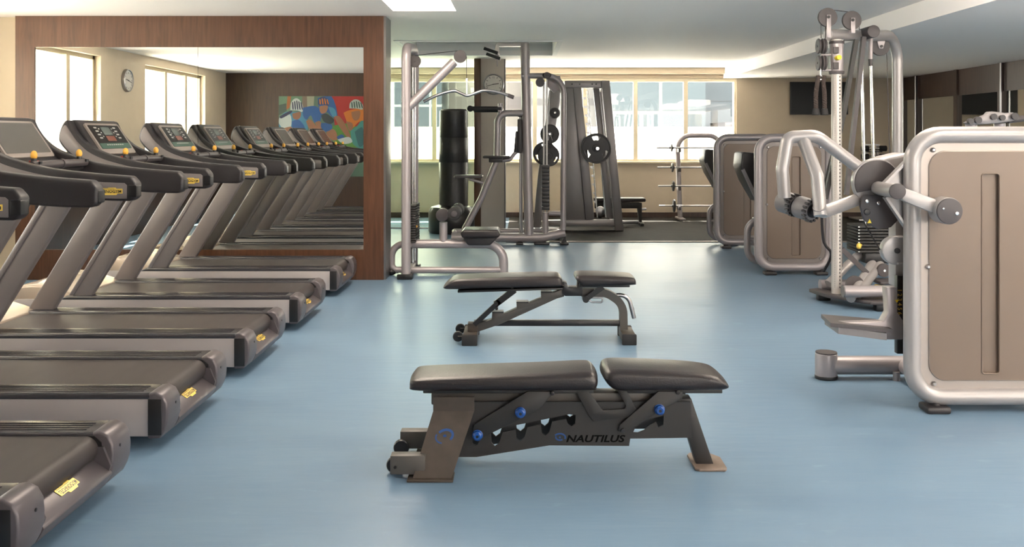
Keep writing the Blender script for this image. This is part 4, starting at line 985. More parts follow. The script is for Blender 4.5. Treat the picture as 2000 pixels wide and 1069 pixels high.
# ================================================================== CLOCKS, TV, POSTER, DUMBBELLS
def clock(c, r, axis, label):
    T = thing('wall_clock', label, 'clock', c)
    c = V(c); n = V((0, -1, 0)) if axis == 'y' else V((1, 0, 0)); u = V((1, 0, 0)) if axis == 'y' else V((0, 1, 0)); up = V((0, 0, 1)); s = -1 if axis == 'y' else 1
    G().lathe([(r*.86, s*.038), (r*.90, s*.045), (r*.97, s*.040), (r, s*.02), (r, 0), (r*.8, 0), (r*.86, s*.038)], c, axis, 48, cap=False).make('rim', 'steel', T)
    f = G().lathe([(0, s*.0), (r*.88, s*.0), (r*.88, s*.030), (0, s*.030)], c, axis, 48).make('clock_face', 'clockface', T)
    g = G()
    for k in range(12):
        if k in (0, 3, 6, 9): continue
        an = k*PI/6; d = u*math.sin(an)+up*math.cos(an); b = c+n*.0315+d*r*.70; g.tube([b-d*.012, b+d*.012], 0, rect=(.008, .001), up=d.cross(n))
    g.make('hour_marks', 'dark2', f)
    for s_, an in (('12', 0), ('3', PI/2), ('6', PI), ('9', -PI/2)):
        d = u*math.sin(an)+up*math.cos(an); text('numeral', s_, .026, 'dark2', f, c+n*.0315+d*r*.66, u, up, depth=.001)
    g = G()
    for an, ln, w in ((PI*2*(2.73/12), .5, .012), (PI*2*(42.5/60), .72, .008)):
        d = u*math.sin(an)+up*math.cos(an); g.tube([c+n*.034-d*r*.12, c+n*.034+d*r*ln], 0, rect=(w, .002), up=d.cross(n))
    g.ball(c+n*.034, .008); g.make('hands', 'dark2', f)
clock(at(964, 165, 13.75), .158, 'y', 'round silver wall clock hanging on the column')
clock((XL, 5.1, 2.14), .158, 'x', 'round silver wall clock between the tall windows, seen in the mirror')

T = thing('television', 'black flat television mounted on the beige back wall', 'television', (5.05, YB-.03, 2.0))
a = at(1543, 160, 15.52); b = at(1656, 224, 15.52)
G().span((a.x, 15.50, b.z), (b.x, 15.54, a.z), bev=.005).make('case', 'black', T)
G().span((a.x+.012, 15.4985, b.z+.014), (b.x-.012, 15.5, a.z-.012)).make('screen', 'screen', T)
G().span((a.x+.35, 15.54, b.z+.15), (b.x-.35, 15.595, a.z-.15)).make('wall_bracket', 'dark2', T)

def poster():
    """flat printed picture of racing cyclists, on the dark wall that the mirror reflects"""
    Ym = 2*(YM+.010)-YF
    def W(x, y): return ((x-CX)*Ym/FX, CH-(y-CY)*Ym/FX)
    sc = 5.94
    def K(pts): return [W(520+x/sc, 170+y/sc) for x, y in pts]
    cols = {}
    def pm(c):
        if c not in cols: cols[c] = mat('print_%02x%02x%02x' % tuple(int(v*255) for v in c), tuple(.62*v**1.25 for v in c), .45)
        return cols[c]
    x0, z1 = W(545, 188); x1 = W(765, 188)[0]; z0 = W(545, 345)[1]
    T = G().span((x0, YF+.0005, z0), (x1, YF+.02, z1)).make('poster', pm((.16, .26, .20)), None, ((x0+x1)/2, YF, 1.4)); tag(T, 'colourful unframed poster of racing cyclists in helmets, seen in the mirror', 'poster')
    lay = [0]
    def sh(name, c, pts, sm=True):
        P = K(pts)
        if sm: P = xz(spline(P+[P[0]], 4))[:-1]
        P = [(min(max(p[0], x0+.001), x1-.001), min(max(p[1], z0+.001), z1-.001)) for p in P]
        lay[0] += 1; y = YF+.02+lay[0]*.0002
        t = bmesh.new(); vs = [t.verts.new((p[0], y, p[1])) for p in P]; f = t.faces.new(vs)
        if f.normal.y < 0: bmesh.ops.reverse_faces(t, faces=[f])
        f.normal_update()
        if f.normal.y < 0: f.normal_flip()
        bmesh.ops.triangulate(t, faces=[f]); g = G(); g._add(t); return g.make(name, pm(c), T)
    skin, blue, lb, wh, nv, rd, orr, gr, teal = (.42, .22, .13), (.03, .16, .42), (.10, .34, .50), (.62, .68, .68), (.03, .04, .14), (.50, .03, .03), (.72, .26, .03), (.16, .36, .08), (.10, .36, .34)
    sh('background', (.20, .34, .24), [(150, 108), (480, 108), (480, 230), (150, 350)], False)
    sh('background', (.45, .46, .36), [(470, 108), (560, 108), (550, 260), (440, 260)], False)
    sh('background', rd, [(760, 108), (1500, 108), (1500, 420), (1100, 480), (800, 470)], False)
    sh('background', gr, [(700, 470), (1000, 430), (1120, 640), (900, 740), (760, 600)])
    sh('background', (.50, .20, .06), [(250, 108), (292, 108), (275, 240), (235, 270)], False)
    sh('background', (.30, .24, .19), [(420, 108), (475, 108), (480, 260), (420, 300)], False)
    sh('background', (.10, .16, .14), [(150, 210), (235, 190), (240, 280), (150, 330)], False)
    def helmet(cx, cy, w, h, c1, c2, n):
        sh('helmet', c1, [(cx-w, cy+h*.5), (cx-w*.9, cy-h*.4), (cx-w*.3, cy-h), (cx+w*.4, cy-h*.9), (cx+w, cy-h*.1), (cx+w*.95, cy+h*.7), (cx+w*.2, cy+h*.55)])
        for k in range(n):
            u = -.65+1.35*k/(n-1); sh('helmet_vent', c2, [(cx+w*u-5, cy-h*(.72-.3*abs(u))), (cx+w*u+7, cy-h*(.68-.3*abs(u))), (cx+w*(u*1.1+.12)+9, cy+h*.36), (cx+w*(u*1.1+.12)-4, cy+h*.34)])
    # left rider
    sh('jersey', lb, [(160, 350), (230, 290), (330, 290), (440, 300), (480, 400), (470, 520), (330, 540), (200, 500), (150, 450)])
    sh('jersey', wh, [(155, 360), (280, 320), (290, 460), (210, 490), (150, 420)])
    sh('jersey', nv, [(160, 340), (285, 275), (295, 300), (180, 365)]); sh('jersey', blue, [(300, 400), (380, 380), (450, 470), (430, 540), (320, 520)])
    sh('arm', skin, [(200, 480), (290, 460), (300, 500), (220, 520)]); sh('face', skin, [(305, 310), (400, 290), (400, 350), (360, 380), (315, 360)])
    helmet(355, 225, 72, 90, wh, nv, 5)
    # middle rider
    sh('jersey', blue, [(430, 240), (560, 220), (620, 260), (640, 330), (620, 420), (560, 410), (520, 330), (470, 380), (430, 330)])
    sh('jersey', blue, [(600, 130), (760, 110), (830, 330), (770, 350), (700, 290), (660, 370), (620, 300)]); sh('jersey', lb, [(720, 230), (790, 250), (820, 330), (770, 340)])
    sh('arm', skin, [(465, 395), (520, 380), (600, 480), (640, 570), (590, 570), (500, 480)]); sh('arm', skin, [(570, 410), (630, 400), (655, 510), (610, 510)])
    sh('arm', skin, [(790, 345), (850, 340), (930, 450), (985, 590), (930, 570), (850, 460)]); sh('face', skin, [(620, 225), (715, 215), (700, 290), (650, 310), (625, 280)])
    sh('leg', skin, [(700, 480), (800, 500), (830, 600), (780, 620), (710, 560)]); sh('shorts', blue, [(640, 420), (740, 420), (770, 480), (690, 520), (640, 470)])
    helmet(665, 175, 62, 60, (.05, .10, .25), orr, 4)
    sh('bike_part', (.04, .07, .08), [(640, 330), (700, 310), (790, 380), (750, 430), (670, 400)])
    # right rider
    sh('jersey', orr, [(900, 300), (970, 270), (1120, 250), (1180, 330), (1170, 470), (1090, 400), (1000, 480), (950, 430)]); sh('arm', skin, [(930, 400), (1000, 420), (1005, 500), (960, 500)])
    sh('face', skin, [(990, 290), (1090, 280), (1080, 370), (1030, 390), (1000, 350)]); helmet(1045, 215, 78, 68, (.55, .62, .58), (.07, .14, .14), 5)
    sh('jersey', teal, [(980, 510), (1060, 450), (1130, 390), (1330, 480), (1330, 800), (1130, 730), (1010, 660)]); sh('jersey', (.05, .20, .22), [(1030, 520), (1120, 470), (1140, 640), (1080, 690)])
    sh('shoe', blue, [(820, 580), (880, 550), (910, 590), (850, 620)]); sh('shoe', wh, [(830, 610), (960, 580), (1000, 640), (900, 660)])
poster()

def dumbbell_rack():
    Y = 15.0; T = thing('dumbbell_rack', 'slim upright dumbbell rack by the back wall, seen between the cable machine rods', 'dumbbell rack', (at(1700, 0, Y).x, Y, .012))
    x = at(1703, 0, Y).x; zt = at(0, 284, Y).z
    g = G().span((x-.10, Y-.02, .05), (x-.075, Y+.03, zt)).span((x+.075, Y-.02, .05), (x+.10, Y+.03, zt)).span((x-.12, Y-.02, zt), (x+.12, Y+.03, zt+.02)).span((x-.3, Y-.25, .012), (x+.3, Y+.25, .05), bev=.01); g.make('stand', 'steel', T)
    n = 0
    for r in range(5):
        z = at(0, 290+r*16, Y).z
        G().span((x-.1, Y-.18, z-.06), (x+.1, Y+.0, z-.045)).make('shelf', 'gunmetal', T)
        D = thing('dumbbell', ['topmost round black dumbbell on the slim rack', 'black dumbbell in the second place from the top of the slim rack', 'black dumbbell in the third place from the top of the slim rack', 'black dumbbell in the fourth place from the top of the slim rack', 'lowest black dumbbell on the slim rack'][r], 'dumbbell', (x, Y-.09, z), 'dumbbells on the slim rack')
        G().cyl((x-.11, Y-.09, z), (x+.11, Y-.09, z), .015).make('handle', 'chrome', D)
        for s in (-1, 1): G().cyl((x+s*.09, Y-.09, z), (x+s*.20, Y-.09, z), .046+.002*r, bev=.008).make('weight_head', 'rubber', D)
dumbbell_rack()

# ================================================================== PIN-LOADED MACHINES ON THE RIGHT
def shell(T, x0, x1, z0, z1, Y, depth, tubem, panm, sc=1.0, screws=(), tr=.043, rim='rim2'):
    """the tall rounded cabinet: tube frame, rim, metallic panel with pressed slot, screws, feet"""
    R = .185
    pth = [V((p[0], Y, p[1])) for p in rrect(x0+tr, z0+tr, x1-tr, z1-tr, R-tr, 8)]
    G().tube(pth, tr, seg=18, closed=True, up=(0, 1, 0)).make('tube_frame', tubem, T)
    Yb = Y+depth
    i = tr*1.75
    G().poly(rrect(x0+.20, z0+i, x1-i, z1-.12, R-i, 8), Y+.013, Yb, bev=.004).make('weight_cabinet', 'dark2', T)
    i2 = i+.052
    g = G().poly(rrect(x0+i-.004, z0+i-.004, x1-i+.004, z1-i+.004, R-i+.004, 8), Y-.004, Y+.012, holes=[rrect(x0+i2, z0+i2, x1-i2, z1-i2, R-i2+.02, 8)])
    g.tube([V((p[0], Y-.006, p[1])) for p in rrect(x0+i2+.002, z0+i2+.002, x1-i2-.002, z1-i2-.002, R-i2+.02, 8)], .006, seg=8, closed=True, up=(0, 1, 0)); g.make('panel_rim', rim, T)
    xm = (x0+x1)/2+.02; sz0, sz1 = z0+.16, z0+.16+(z1-z0)*.715; w = .042
    hole = rrect(xm-w, sz0, xm+w, sz1, .012, 3)
    pan = G().poly(rrect(x0+i2, z0+i2, x1-i2, z1-i2, R-i2+.02, 8), Y-.012, Y+.004, holes=[hole]).make('panel', panm, T)
    g = G().poly(rrect(xm-w-.004, sz0-.004, xm+w+.004, sz1+.004, .014, 3), Y+.006, Y+.010); g.make('pressed_slot', panm, pan)
    g = G(); g.tube([V((p[0], Y-.012, p[1])) for p in rrect(xm-w-.002, sz0-.002, xm+w+.002, sz1+.002, .014, 3)], .004, seg=8, closed=True, up=(0, 1, 0)); g.make('slot_edge', panm, pan)
    for x, z in screws:
        s = G().lathe([(.004, -.020), (.006, -.020), (.011, -.014), (.012, -.011), (0, -.011)], (x, Y, z)); s.make('screw', 'steel', pan)
    for x, yy in ((x0+.155, Y), (x1-.13, Y), (x0+.30, Yb-.06), (x1-.13, Yb-.06)):
            G().span((x-.06, yy-.06, 0 if yy < 12 else .012), (x+.06, yy+.06, .035), bev=.012).cyl((x, yy, .02), (x, yy, z0+.03), .03).make('rubber_foot', 'dark', T)

def seated(Y, x0, z1, label, pad_px):
    """row machine: cabinet, tilted seat back and looped base tubes at its left"""
    x1 = x0+.79; z0 = .035
    T = thing('leg_machine', label, 'gym machine', ((x0+x1)/2, Y+.15, 0), 'silver and taupe strength machines in a row')
    sc = [(x0+.135, z1-.135), (x1-.135, z1-.135), (x0+.125, .70), (x0+.135, z0+.125), (x1-.135, z0+.125)]
    shell(T, x0, x1, z0, z1, Y, .34, 'silver', 'taupe', screws=sc)
    # seat back, seen from the side
    yc = Y+.62
    f = Y+.5
    def P(dx, z): return (x0+dx, z)
    b = G().poly([P(-.012, 1.06), P(.002, 1.19), P(.02, 1.215), P(.15, 1.20), P(.26, .92), P(.18, .68), P(.05, .90)], f, f+.38, bev=.02, seg=3).make('seat_back', 'dark', T)
    G().tube([(x0+.005, f-.01, 1.03), (x0+.17, f-.01, .68)], 0, rect=(.02, .035)).make('back_trim', 'silver', b)
    G().tube([(x0+.20, f+.19, .95), (x0+.28, f+.19, .5), (x0+.28, f+.19, .1)], .04).make('back_post', 'silver', T)
    G().poly(rnd([P(.20, .50), P(.6, .53), P(.61, .46), P(.20, .42)], .02), f, f+.40, bev=.02, seg=3).make('seat_pad', 'leather', T)
    # looped base
    L = -.02
    pts = [(x0+.26, f-.02, .50), (x0+.05, f-.02, .50), (x0+.05, f-.02, .07), (x0+.26, f-.02, .07)]
    G().tube(pts, .035, fil=.13).make('base_loop', 'silver', T)
    G().cyl((x0+.05, f-.02, .30), (x0+.26, f-.02, .25), .028).make('brace', 'silver', T)
    G().cyl((x0+.26, f-.02, .07), (x0+.55, f+.4, .07), .035).cyl((x0+.26, f+.40, .07), (x0+.55, f+.0, .07), .03).make('floor_tube', 'silver', T)
    G().cyl((x0+.26, f-.02, 0), (x0+.26, f-.02, .05), .035).cyl((x0+.30, f+.40, .012), (x0+.30, f+.40, .05), .035).make('rubber_foot', 'dark', T)
    return T
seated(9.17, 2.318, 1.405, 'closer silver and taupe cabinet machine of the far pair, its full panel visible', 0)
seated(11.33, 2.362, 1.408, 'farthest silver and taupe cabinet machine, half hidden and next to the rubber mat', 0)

def near_machine():
    Y = 4.62; x0 = at(1765, 0, Y).x; x1 = x0+.82; z1 = at(0, 247, Y).z; z0 = .033
    T = thing('glute_machine', 'large taupe-panelled machine with round counterweight and silver padded lever, nearest on the right', 'gym machine', (x0+.2, Y+.2, 0))
    S_ = []
    for x, y in ((1821, 293), (1811, 521), (1823, 749)):
        p = at(x, y, Y); S_.append((p.x, p.z))
    shell(T, x0, x1, z0, z1, Y, .36, 'silver_hi', 'taupe', screws=S_, tr=.042, rim='rim')
    a = px(1500, 230, 3.96); b = px(1480, 380, 2.429); c = px(1690, 240, 3.342); d = px(1480, 0, 2.546)
    # bent triangular gusset carrying the pivot
    Yg = Y+.03
    def P(f, x, y, Yy): q = f(x, y, Yy); return (q.x, q.z)
    g = G().poly([P(c, 270, 245, Yg), P(c, 120, 400, Yg), P(c, 130, 490, Yg), P(c, 282, 712, Yg), P(c, 300, 700, Yg), P(c, 300, 245, Yg)], Yg, Yg+.012, bev=.003)
    g.tube([c(268, 248, Yg-.01), c(118, 400, Yg-.01)], 0, rect=(.04, .012)).tube([c(128, 485, Yg-.01), c(280, 708, Yg-.01)], 0, rect=(.04, .012))
    g.make('gusset', 'silver_hi', T)
    # cam disc: upper dark shroud with pale edge, lower dark plate
    Yd = Y+.16
    C = a(840, 500, Yd); R = (a(840, 500, Yd)-a(660, 500, Yd)).length*1.02
    cam = G().cyl((C.x, Yd, C.z), (C.x, Yd+.035, C.z), R, seg=48, bev=.004).make('cam_disc', 'silver_hi', T)
    arc = [(C.x+R*.94*math.cos(t), C.z+R*.94*math.sin(t)) for t in [(-.12+PI*1.19*i/28) for i in range(29)]]
    G().poly(arc, Yd-.012, Yd+.001, bev=.002).make('cam_cover', 'dark2', cam)
    lw = [P(a, 715, 590, Yd), P(a, 695, 680, Yd), P(a, 725, 790, Yd), P(a, 830, 858, Yd), P(a, 930, 845, Yd), P(a, 990, 785, Yd), P(a, 975, 740, Yd), P(a, 880, 600, Yd)]
    lp = G().poly(rnd(lw, .02, 3), Yd-.035, Yd-.012, bev=.004).make('cam_plate', 'dark2', cam)
    for x, y, r, m in ((765, 645, .010, 'chrome'), (853, 660, .010, 'chrome'), (765, 730, .016, 'black')):
        q = a(x, y, Yd-.035); G().cyl((q.x, Yd-.042, q.z), (q.x, Yd-.03, q.z), r, bev=.002).make('screw', m, lp)
    q = [P(a, 765, 778, Yd), P(a, 748, 812, Yd), P(a, 781, 812, Yd)]; G().poly(q, Yd-.037, Yd-.034).make('warning_triangle', 'yellow', lp)
    # pivot tube towards the camera, lever arm and counterweight
    e = a(1002, 570, Y-.20); s = a(850, 545, Yd)
    pv = G().cyl((s.x, Yd+.02, s.z), (e.x, Y-.20, e.z), (a(1060, 570, Y-.2)-a(945, 570, Y-.2)).length/2, seg=32).make('pivot_tube', 'silver_hi', T)
    dr = (V(e)-V((s.x, Yd, s.z))).normalized(); G().cyl(V(e)-dr*.012, V(e)+dr*.004, (a(1060, 570, Y-.2)-a(945, 570, Y-.2)).length/2+.003, seg=32, bev=.003).make('tube_cap', 'dark2', pv)
    cw = a(1398, 722, Y-.17)
    g = G().poly([P(a, 1045, 540, Y-.14), P(a, 1300, 632, Y-.14), P(a, 1290, 745, Y-.14), P(a, 1035, 640, Y-.14)], Y-.145, Y-.11, bev=.006); g.make('counterweight_arm', 'silver_hi', T)
    rc = (a(1503, 722, Y-.17)-cw).length
    cwo = G().cyl((cw.x, Y-.175, cw.z), (cw.x, Y-.085, cw.z), rc, seg=40, bev=.006).make('counterweight', 'silver_hi', T)
    G().cyl((cw.x, Y-.183, cw.z), (cw.x, Y-.172, cw.z), rc*.95, seg=40, bev=.003).make('counterweight_cap', 'dark2', cwo)
    for x, y, r in ((1353, 703, .005), (1458, 741, .009)):
        q = a(x, y, Y-.18); G().cyl((q.x, Y-.188, q.z), (q.x, Y-.18, q.z), r, bev=.002).make('screw', 'chrome', cwo)
    # lever: bent silver tubes carrying two ribbed rollers
    Ya = Y+.18; Yn = Y-.06
    tr = .0325
    G().tube([a(720, 400, Ya+.02), a(375, 140, Ya), a(150, 150, Ya), a(110, 400, Ya-.02), a(128, 620, Ya-.02)], tr, fil=[0, .10, .045, .10, 0], seg=20).make('lever_arm', 'silver_hi', T)
    G().tube([a(270, 165, Ya), a(380, 450, Ya-.10), a(405, 760, Ya-.16)], tr, fil=.12, seg=20).make('lever_arm', 'silver_hi', T)
    G().tube([a(700, 630, Ya+.02), a(405, 738, Ya-.14), a(395, 690, Ya-.16)], tr, fil=.06, seg=20).make('lever_arm', 'silver_hi', T)
    p0 = a(90, 640, Ya+.10); p1 = a(385, 735, Ya-.13)
    ax = (p1-p0).normalized()
    def roller(t0, t1, r):
        A = p0+(p1-p0)*t0; B = p0+(p1-p0)*t1; g = G().cyl(A, B, r, seg=32, bev=.012)
        ro = g.make('ribbed_roller', 'grey_pl', T); u = ax.cross(V((0, 0, 1))).normalized(); w = ax.cross(u); g = G()
        for k in range(16):
            t = 2*PI*k/16; o_ = (u*math.cos(t)+w*math.sin(t))*(r-.003); g.cyl(B+o_-ax*.016, B+o_+ax*.006, .007, seg=8)
        g.cyl(B, B+ax*.008, r*.6); g.make('roller_ribs', 'dark', ro)
    G().cyl(p0, p1, .018).make('roller_axle', 'dark2', T)
    roller(.05, .42, .058); roller(.50, .86, .058)
    # housing bridge behind the cam towards the cabinet
    G().poly([P(a, 720, 380, Yd+.1), P(a, 760, 350, Yd+.1), P(a, 900, 300, Yd+.1), P(a, 1060, 265, Yd+.1), P(a, 1075, 330, Yd+.1), P(a, 1040, 480, Yd+.1), P(a, 900, 560, Yd+.1), P(a, 740, 520, Yd+.1)], Yd+.04, Yd+.22, bev=.02, seg=3).make('pivot_housing', 'silver_hi', T)
    # cable pulley at the cabinet edge
    c2 = c(196, 832, Y+.10); g = G().cyl((c2.x, Y+.08, c2.z), (c2.x, Y+.13, c2.z), (c(290, 832, Y+.1)-c2).length, seg=40, bev=.006); pu = g.make('cable_wheel', 'silver_hi', T)
    G().cyl((c2.x, Y+.07, c2.z), (c2.x, Y+.09, c2.z), .014).make('hub', 'dark', pu)
    G().span((c2.x+.0, Y+.06, c(0, 920, Y+.1).z), (x0+.05, Y+.15, c(0, 910, Y+.1).z)).span((c2.x+.0, Y+.06, c(0, 752, Y+.1).z), (x0+.05, Y+.15, c(0, 742, Y+.1).z)).make('wheel_bracket', 'silver_hi', T)
    G().cyl(a(735, 800, Yd), c(95, 830, Y+.1), .004, seg=8).make('cable', 'black', T)
    # upright column, step height scale, step and floor tube
    xc = at(1750, 0, Y+.30).x
    G().span((xc-.02, Y+.26, .58), (xc+.06, Y+.36, at(0, 330, Y+.3).z), bev=.01).make('rear_column', 'silver_hi', T)
    s0 = b(658, 385, Y+.22); s1 = b(690, 755, Y+.22)
    sb = G().span((s0.x, Y+.21, s1.z), (s1.x+.02, Y+.25, s0.z), bev=.003).make('height_scale', 'black', T)
    for k in range(6):
        q = b(674, 455+k*22, Y+.21); text('scale_number', str(k+1), .022, 'gold', sb, (q.x, Y+.2095, q.z), (0, 0, -1), (1, 0, 0), depth=.0006)
    q = [P(b, 650, 500, Y+.13), P(b, 668, 500, Y+.13), P(b, 659, 514, Y+.13)]
    G().poly([P(b, 612, 440, Y+.13), P(b, 662, 440, Y+.13), P(b, 664, 560, Y+.13), P(b, 690, 600, Y+.13), P(b, 690, 690, Y+.13), P(b, 600, 690, Y+.13), P(b, 380, 655, Y+.13), P(b, 378, 612, Y+.13), P(b, 596, 605, Y+.13), P(b, 620, 560, Y+.13)], Y+.13, Y+.20, bev=.006).make('step_bracket', 'silver', T)
    G().poly(q, Y+.126, Y+.1285).make('pointer', 'yellow', T)
    # step plate: tilted board
    A = [b(300, 568, Y+.45), b(560, 590, Y+.45), b(640, 640, Y+.05), b(345, 610, Y+.05)]
    g = G(); skewplate(g, A, (0, 0, -.02)); g.make('step_board', 'dark2', T)
    g = G(); A2 = [p+V((.02, 0, -.021)) for p in A]; A2[1].x -= .02; A2[2].x -= .05; A2[3].x += .02; skewplate(g, A2, (0, 0, -.035)); g.make('step_support', 'grey_pl', T)
    f0 = b(325, 800, 5.25); z = b(0, 800, 5.25).z
    G().cyl((f0.x, 5.25, .075), (x0+.3, 5.25, .075), .052, seg=24).cyl((f0.x, 5.25, .012), (f0.x, 5.25, .145), .062, seg=28, bev=.006).make('floor_tube', 'silver', T)
    G().cyl((f0.x, 5.25, 0), (f0.x, 5.25, .02), .064, seg=28, bev=.004).make('rubber_foot', 'black', T)
    G().cyl((f0.x, 5.25, .145), (f0.x, 5.25, .151), .060, seg=28).make('tube_cap', 'dark2', T)
    G().tube([(x0+.25, 5.25, .075), (x0+.25, Y+.36, .075)], .04).cyl((x0+.20, 5.20, .0), (x0+.20, 5.20, .05), .02).make('floor_tube', 'silver', T)
near_machine()

def cable_machine():
    a = px(1560, 0, 4.454); d = px(1480, 0, 2.546); b = px(1590, 420, 3.142); e = px(1480, 380, 2.429); h = px(1660, 100, 4.65)
    Y = 7.6; YR = 8.25
    T = thing('cable_machine', 'tall silver cable column machine with many pulleys behind the nearest machine', 'gym machine', (2.75, 7.9, 0))
    xp = at(1634, 0, Y).x
    # drilled column with ruler
    col = G().cyl((xp, Y, .06), (xp, Y, a(0, 345, Y).z), .042, seg=24).make('drilled_column', 'column_silver', T)
    g = G(); n = 60; zt = a(0, 640, Y).z
    for k in range(n):
        z = .14+(zt-.14)*k/n; g.cyl((xp+.012, Y-.0445, z), (xp+.012, Y-.038, z), .006, seg=10)
    g.make('peg_holes', 'dark2', col)
    g = G()
    for k in range(n*2):
        z = .14+(zt-.14)*k/n/2; w = .016 if k % 5 == 0 else .009; g.span((xp-.030, Y-.0350, z), (xp-.030+w, Y-.0330, z+.0018))
    g.make('ruler_marks', 'black', col)
    # sliding carriage
    z1 = a(0, 370, Y).z; z0 = a(0, 632, Y).z
    car = G().cyl((xp, Y, z0), (xp, Y, z1), .056, seg=28, bev=.004).make('carriage', 'silver', T)
    for z in (z0, z1): G().cyl((xp, Y, z-.012), (xp, Y, z+.012), .062, seg=28, bev=.003).make('collar', 'dark2', car)
    for y in (438, 572):
        q = a(322, y, Y-.05); G().span((q.x-.022, Y-.064, q.z-.028), (q.x+.022, Y-.045, q.z+.028), bev=.004).make('slide_pad', 'dark2', car)
    q = a(340, 503, Y-.07); G().cyl((q.x, Y-.11, q.z), (q.x, Y-.04, q.z), .020, seg=20, bev=.004).make('plunger_knob', 'yellow', car)
    for y in (480, 612):
        G().cyl(a(195, y, Y-.02), a(280, y-3, Y-.02), .010).make('pulley_arm', 'silver', car)
    for y in (402, 548):
        q = a(205, y, Y-.02); g = G()
        for dx in (-.032, .0, .018):
            g.lathe([(.004, -.008), (.058, -.008), (.063, -.003), (.063, .003), (.058, .008), (.004, .008)], (q.x+dx, Y-.02, q.z), 'x', 30)
        g.cyl((q.x-.045, Y-.02, q.z), (q.x+.035, Y-.02, q.z), .009); g.make('swivel_pulley', 'dark2', car)
    g = G().cyl((a(372, 0, Y).x, Y, a(0, 400, Y).z), (a(372, 0, Y).x, Y, a(0, 470, Y).z), .014).cyl((a(372, 0, Y).x, Y, a(0, 350, Y).z), (a(372, 0, Y).x, Y, a(0, 420, Y).z), .018, .010); g.make('cable_stop', 'steel', T)
    # rope hanging from the carriage
    top = a(190, 650, Y-.03)
    RO = thing('triceps_rope', 'brown twisted rope handle with black ends hanging from the cable column', 'rope', (top.x, top.y, top.z))
    G().tube([top, top+V((-.03, 0, -.04)), top+V((.03, 0, -.04))], .006, closed=True).cyl(top, top+V((0, 0, .05)), .006).make('snap_link', 'chrome', RO)
    for x, xe in ((165, 150), (215, 224)):
        pts = spline([a(x+5, 665, Y-.03), a(x-2, 720, Y-.03), a(xe, 820, Y-.03), a(xe, 960, Y-.03)], 8)
        g = G()
        for ph in (0, 2.1, 4.2):
            q = []
            L = 0
            for i, p in enumerate(pts):
                for sub in (0, .33, .66):
                    p2 = p.lerp(pts[min(i+1, len(pts)-1)], sub); t = (i+sub)*2.0+ph; q.append(p2+V((math.cos(t), math.sin(t), 0))*.009)
            g.tube(q, .0105, seg=8)
        st = g.make('rope_strand', 'rope', RO); en = a(xe, 975, Y-.03)
        G().cyl(en+V((0, 0, .03)), en+V((0, 0, -.025)), .024, .034, bev=.005).make('rope_end', 'rubber', st)
    # top beam, curved into the rear upright
    zb = a(0, 300, Y).z
    yb = a(0, 300, Y); R = .047
    xr = at(1753, 0, YR).x
    G().tube([(a(255, 0, Y).x, Y, a(0, 302, Y).z), (a(640, 0, Y+.3).x, Y+.3, a(0, 302, Y+.2).z), (xr, YR, a(0, 300, YR).z), (xr, YR, .06)], R, fil=[0, .2, .27, 0], seg=22).make('top_frame', 'silver_hi', T)
    def pul(x, y, Yp, r=.078):
        g = G(); c = a(x, y, Yp); disc(g, c, r, .030); p = g.make('top_pulley', 'dark2', T)
        G().cyl((c.x, Yp-.035, c.z), (c.x, Yp+.03, c.z), .012).make('pulley_bolt', 'black', p); return c
    for x, y, yt in ((250, 152, 330), (460, 178, 290)):
        c = pul(x, y, Y); q = a(x+5, yt, Y)
        g = G().span((c.x-.014, Y-.026, q.z), (c.x+.022, Y-.018, c.z+.02), bev=.003).span((c.x-.014, Y+.018, q.z), (c.x+.022, Y+.026, c.z+.02), bev=.003); g.make('pulley_bracket', 'silver', T)
    c = pul(708, 405, YR-.1, .082); q = a(708, 330, YR-.1); G().poly([(q.x-.05, q.z+.02), (q.x+.05, q.z+.02), (q.x+.018, c.z-.02), (q.x-.018, c.z-.02)], YR-.125, YR-.118, bev=.002).make('pulley_bracket', 'silver', T)
    c = a(622, 282, Y+.1); G().cyl((c.x, Y+.02, c.z), (c.x, Y+.28, c.z), .052, seg=30, bev=.004).make('cross_tube', 'dark2', T)
    g = G().cyl(a(250, 82, Y), a(445, 105, Y), .0035, seg=8).cyl(a(192, 190, Y), a(195, 335, Y), .0035, seg=8).cyl(a(525, 200, Y), a(527, 260, Y), .0035, seg=8)
    p = a(232, 215, Y); g.cyl(p, a(232, 340, Y), .0035, seg=8); p = a(765, 420, YR-.1); g.cyl(p, (p.x+.05, p.y, .35), .004, seg=8)
    p = a(368, 640, Y); g.cyl(p, (p.x+.01, p.y, .3), .0035, seg=8); g.make('cable', 'dark2', T)
    # inclined struts
    G().tube([a(500, 345, Y+.05), a(395, 960, Y+.05), d(335, 990, Y+.05)], 0, rect=(.045, .034)).make('strut', 'gunmetal', T)
    G().tube([a(565, 320, Y+.1), d(440, 970, Y+.1)], 0, rect=(.045, .034)).make('strut', 'dark2', T)
    # rods of the stack
    p = a(625, 320, Y+.25); 
    G().cyl(p, (p.x, p.y, a(0, 520, Y+.25).z), .019).make('rod_sleeve', 'silver', T); G().cyl((p.x, p.y, a(0, 515, Y+.25).z), (p.x, p.y, a(0, 575, Y+.25).z), .020, .016).make('rod_collar', 'dark2', T)
    for x, yt in ((630, 570), (545, 345)):
        p = a(x, yt, Y+.25); G().cyl(p, (p.x+.035, p.y, .45), .013).make('guide_rod', 'chrome', T)
    # weight stack
    s0 = e(455, 140, Y+.25); s1 = e(640, 270, Y+.25); g = G(); n = 9
    for k in range(n):
        z = s1.z+(s0.z-s1.z)*k/n; g.span((s0.x, Y+.12, z+.003), (s1.x, Y+.42, z+(s0.z-s1.z)/n-.004), bev=.003)
    ws = g.make('weight_stack', 'gunmetal', T)
    g = G(); xs = e(505, 0, Y).x
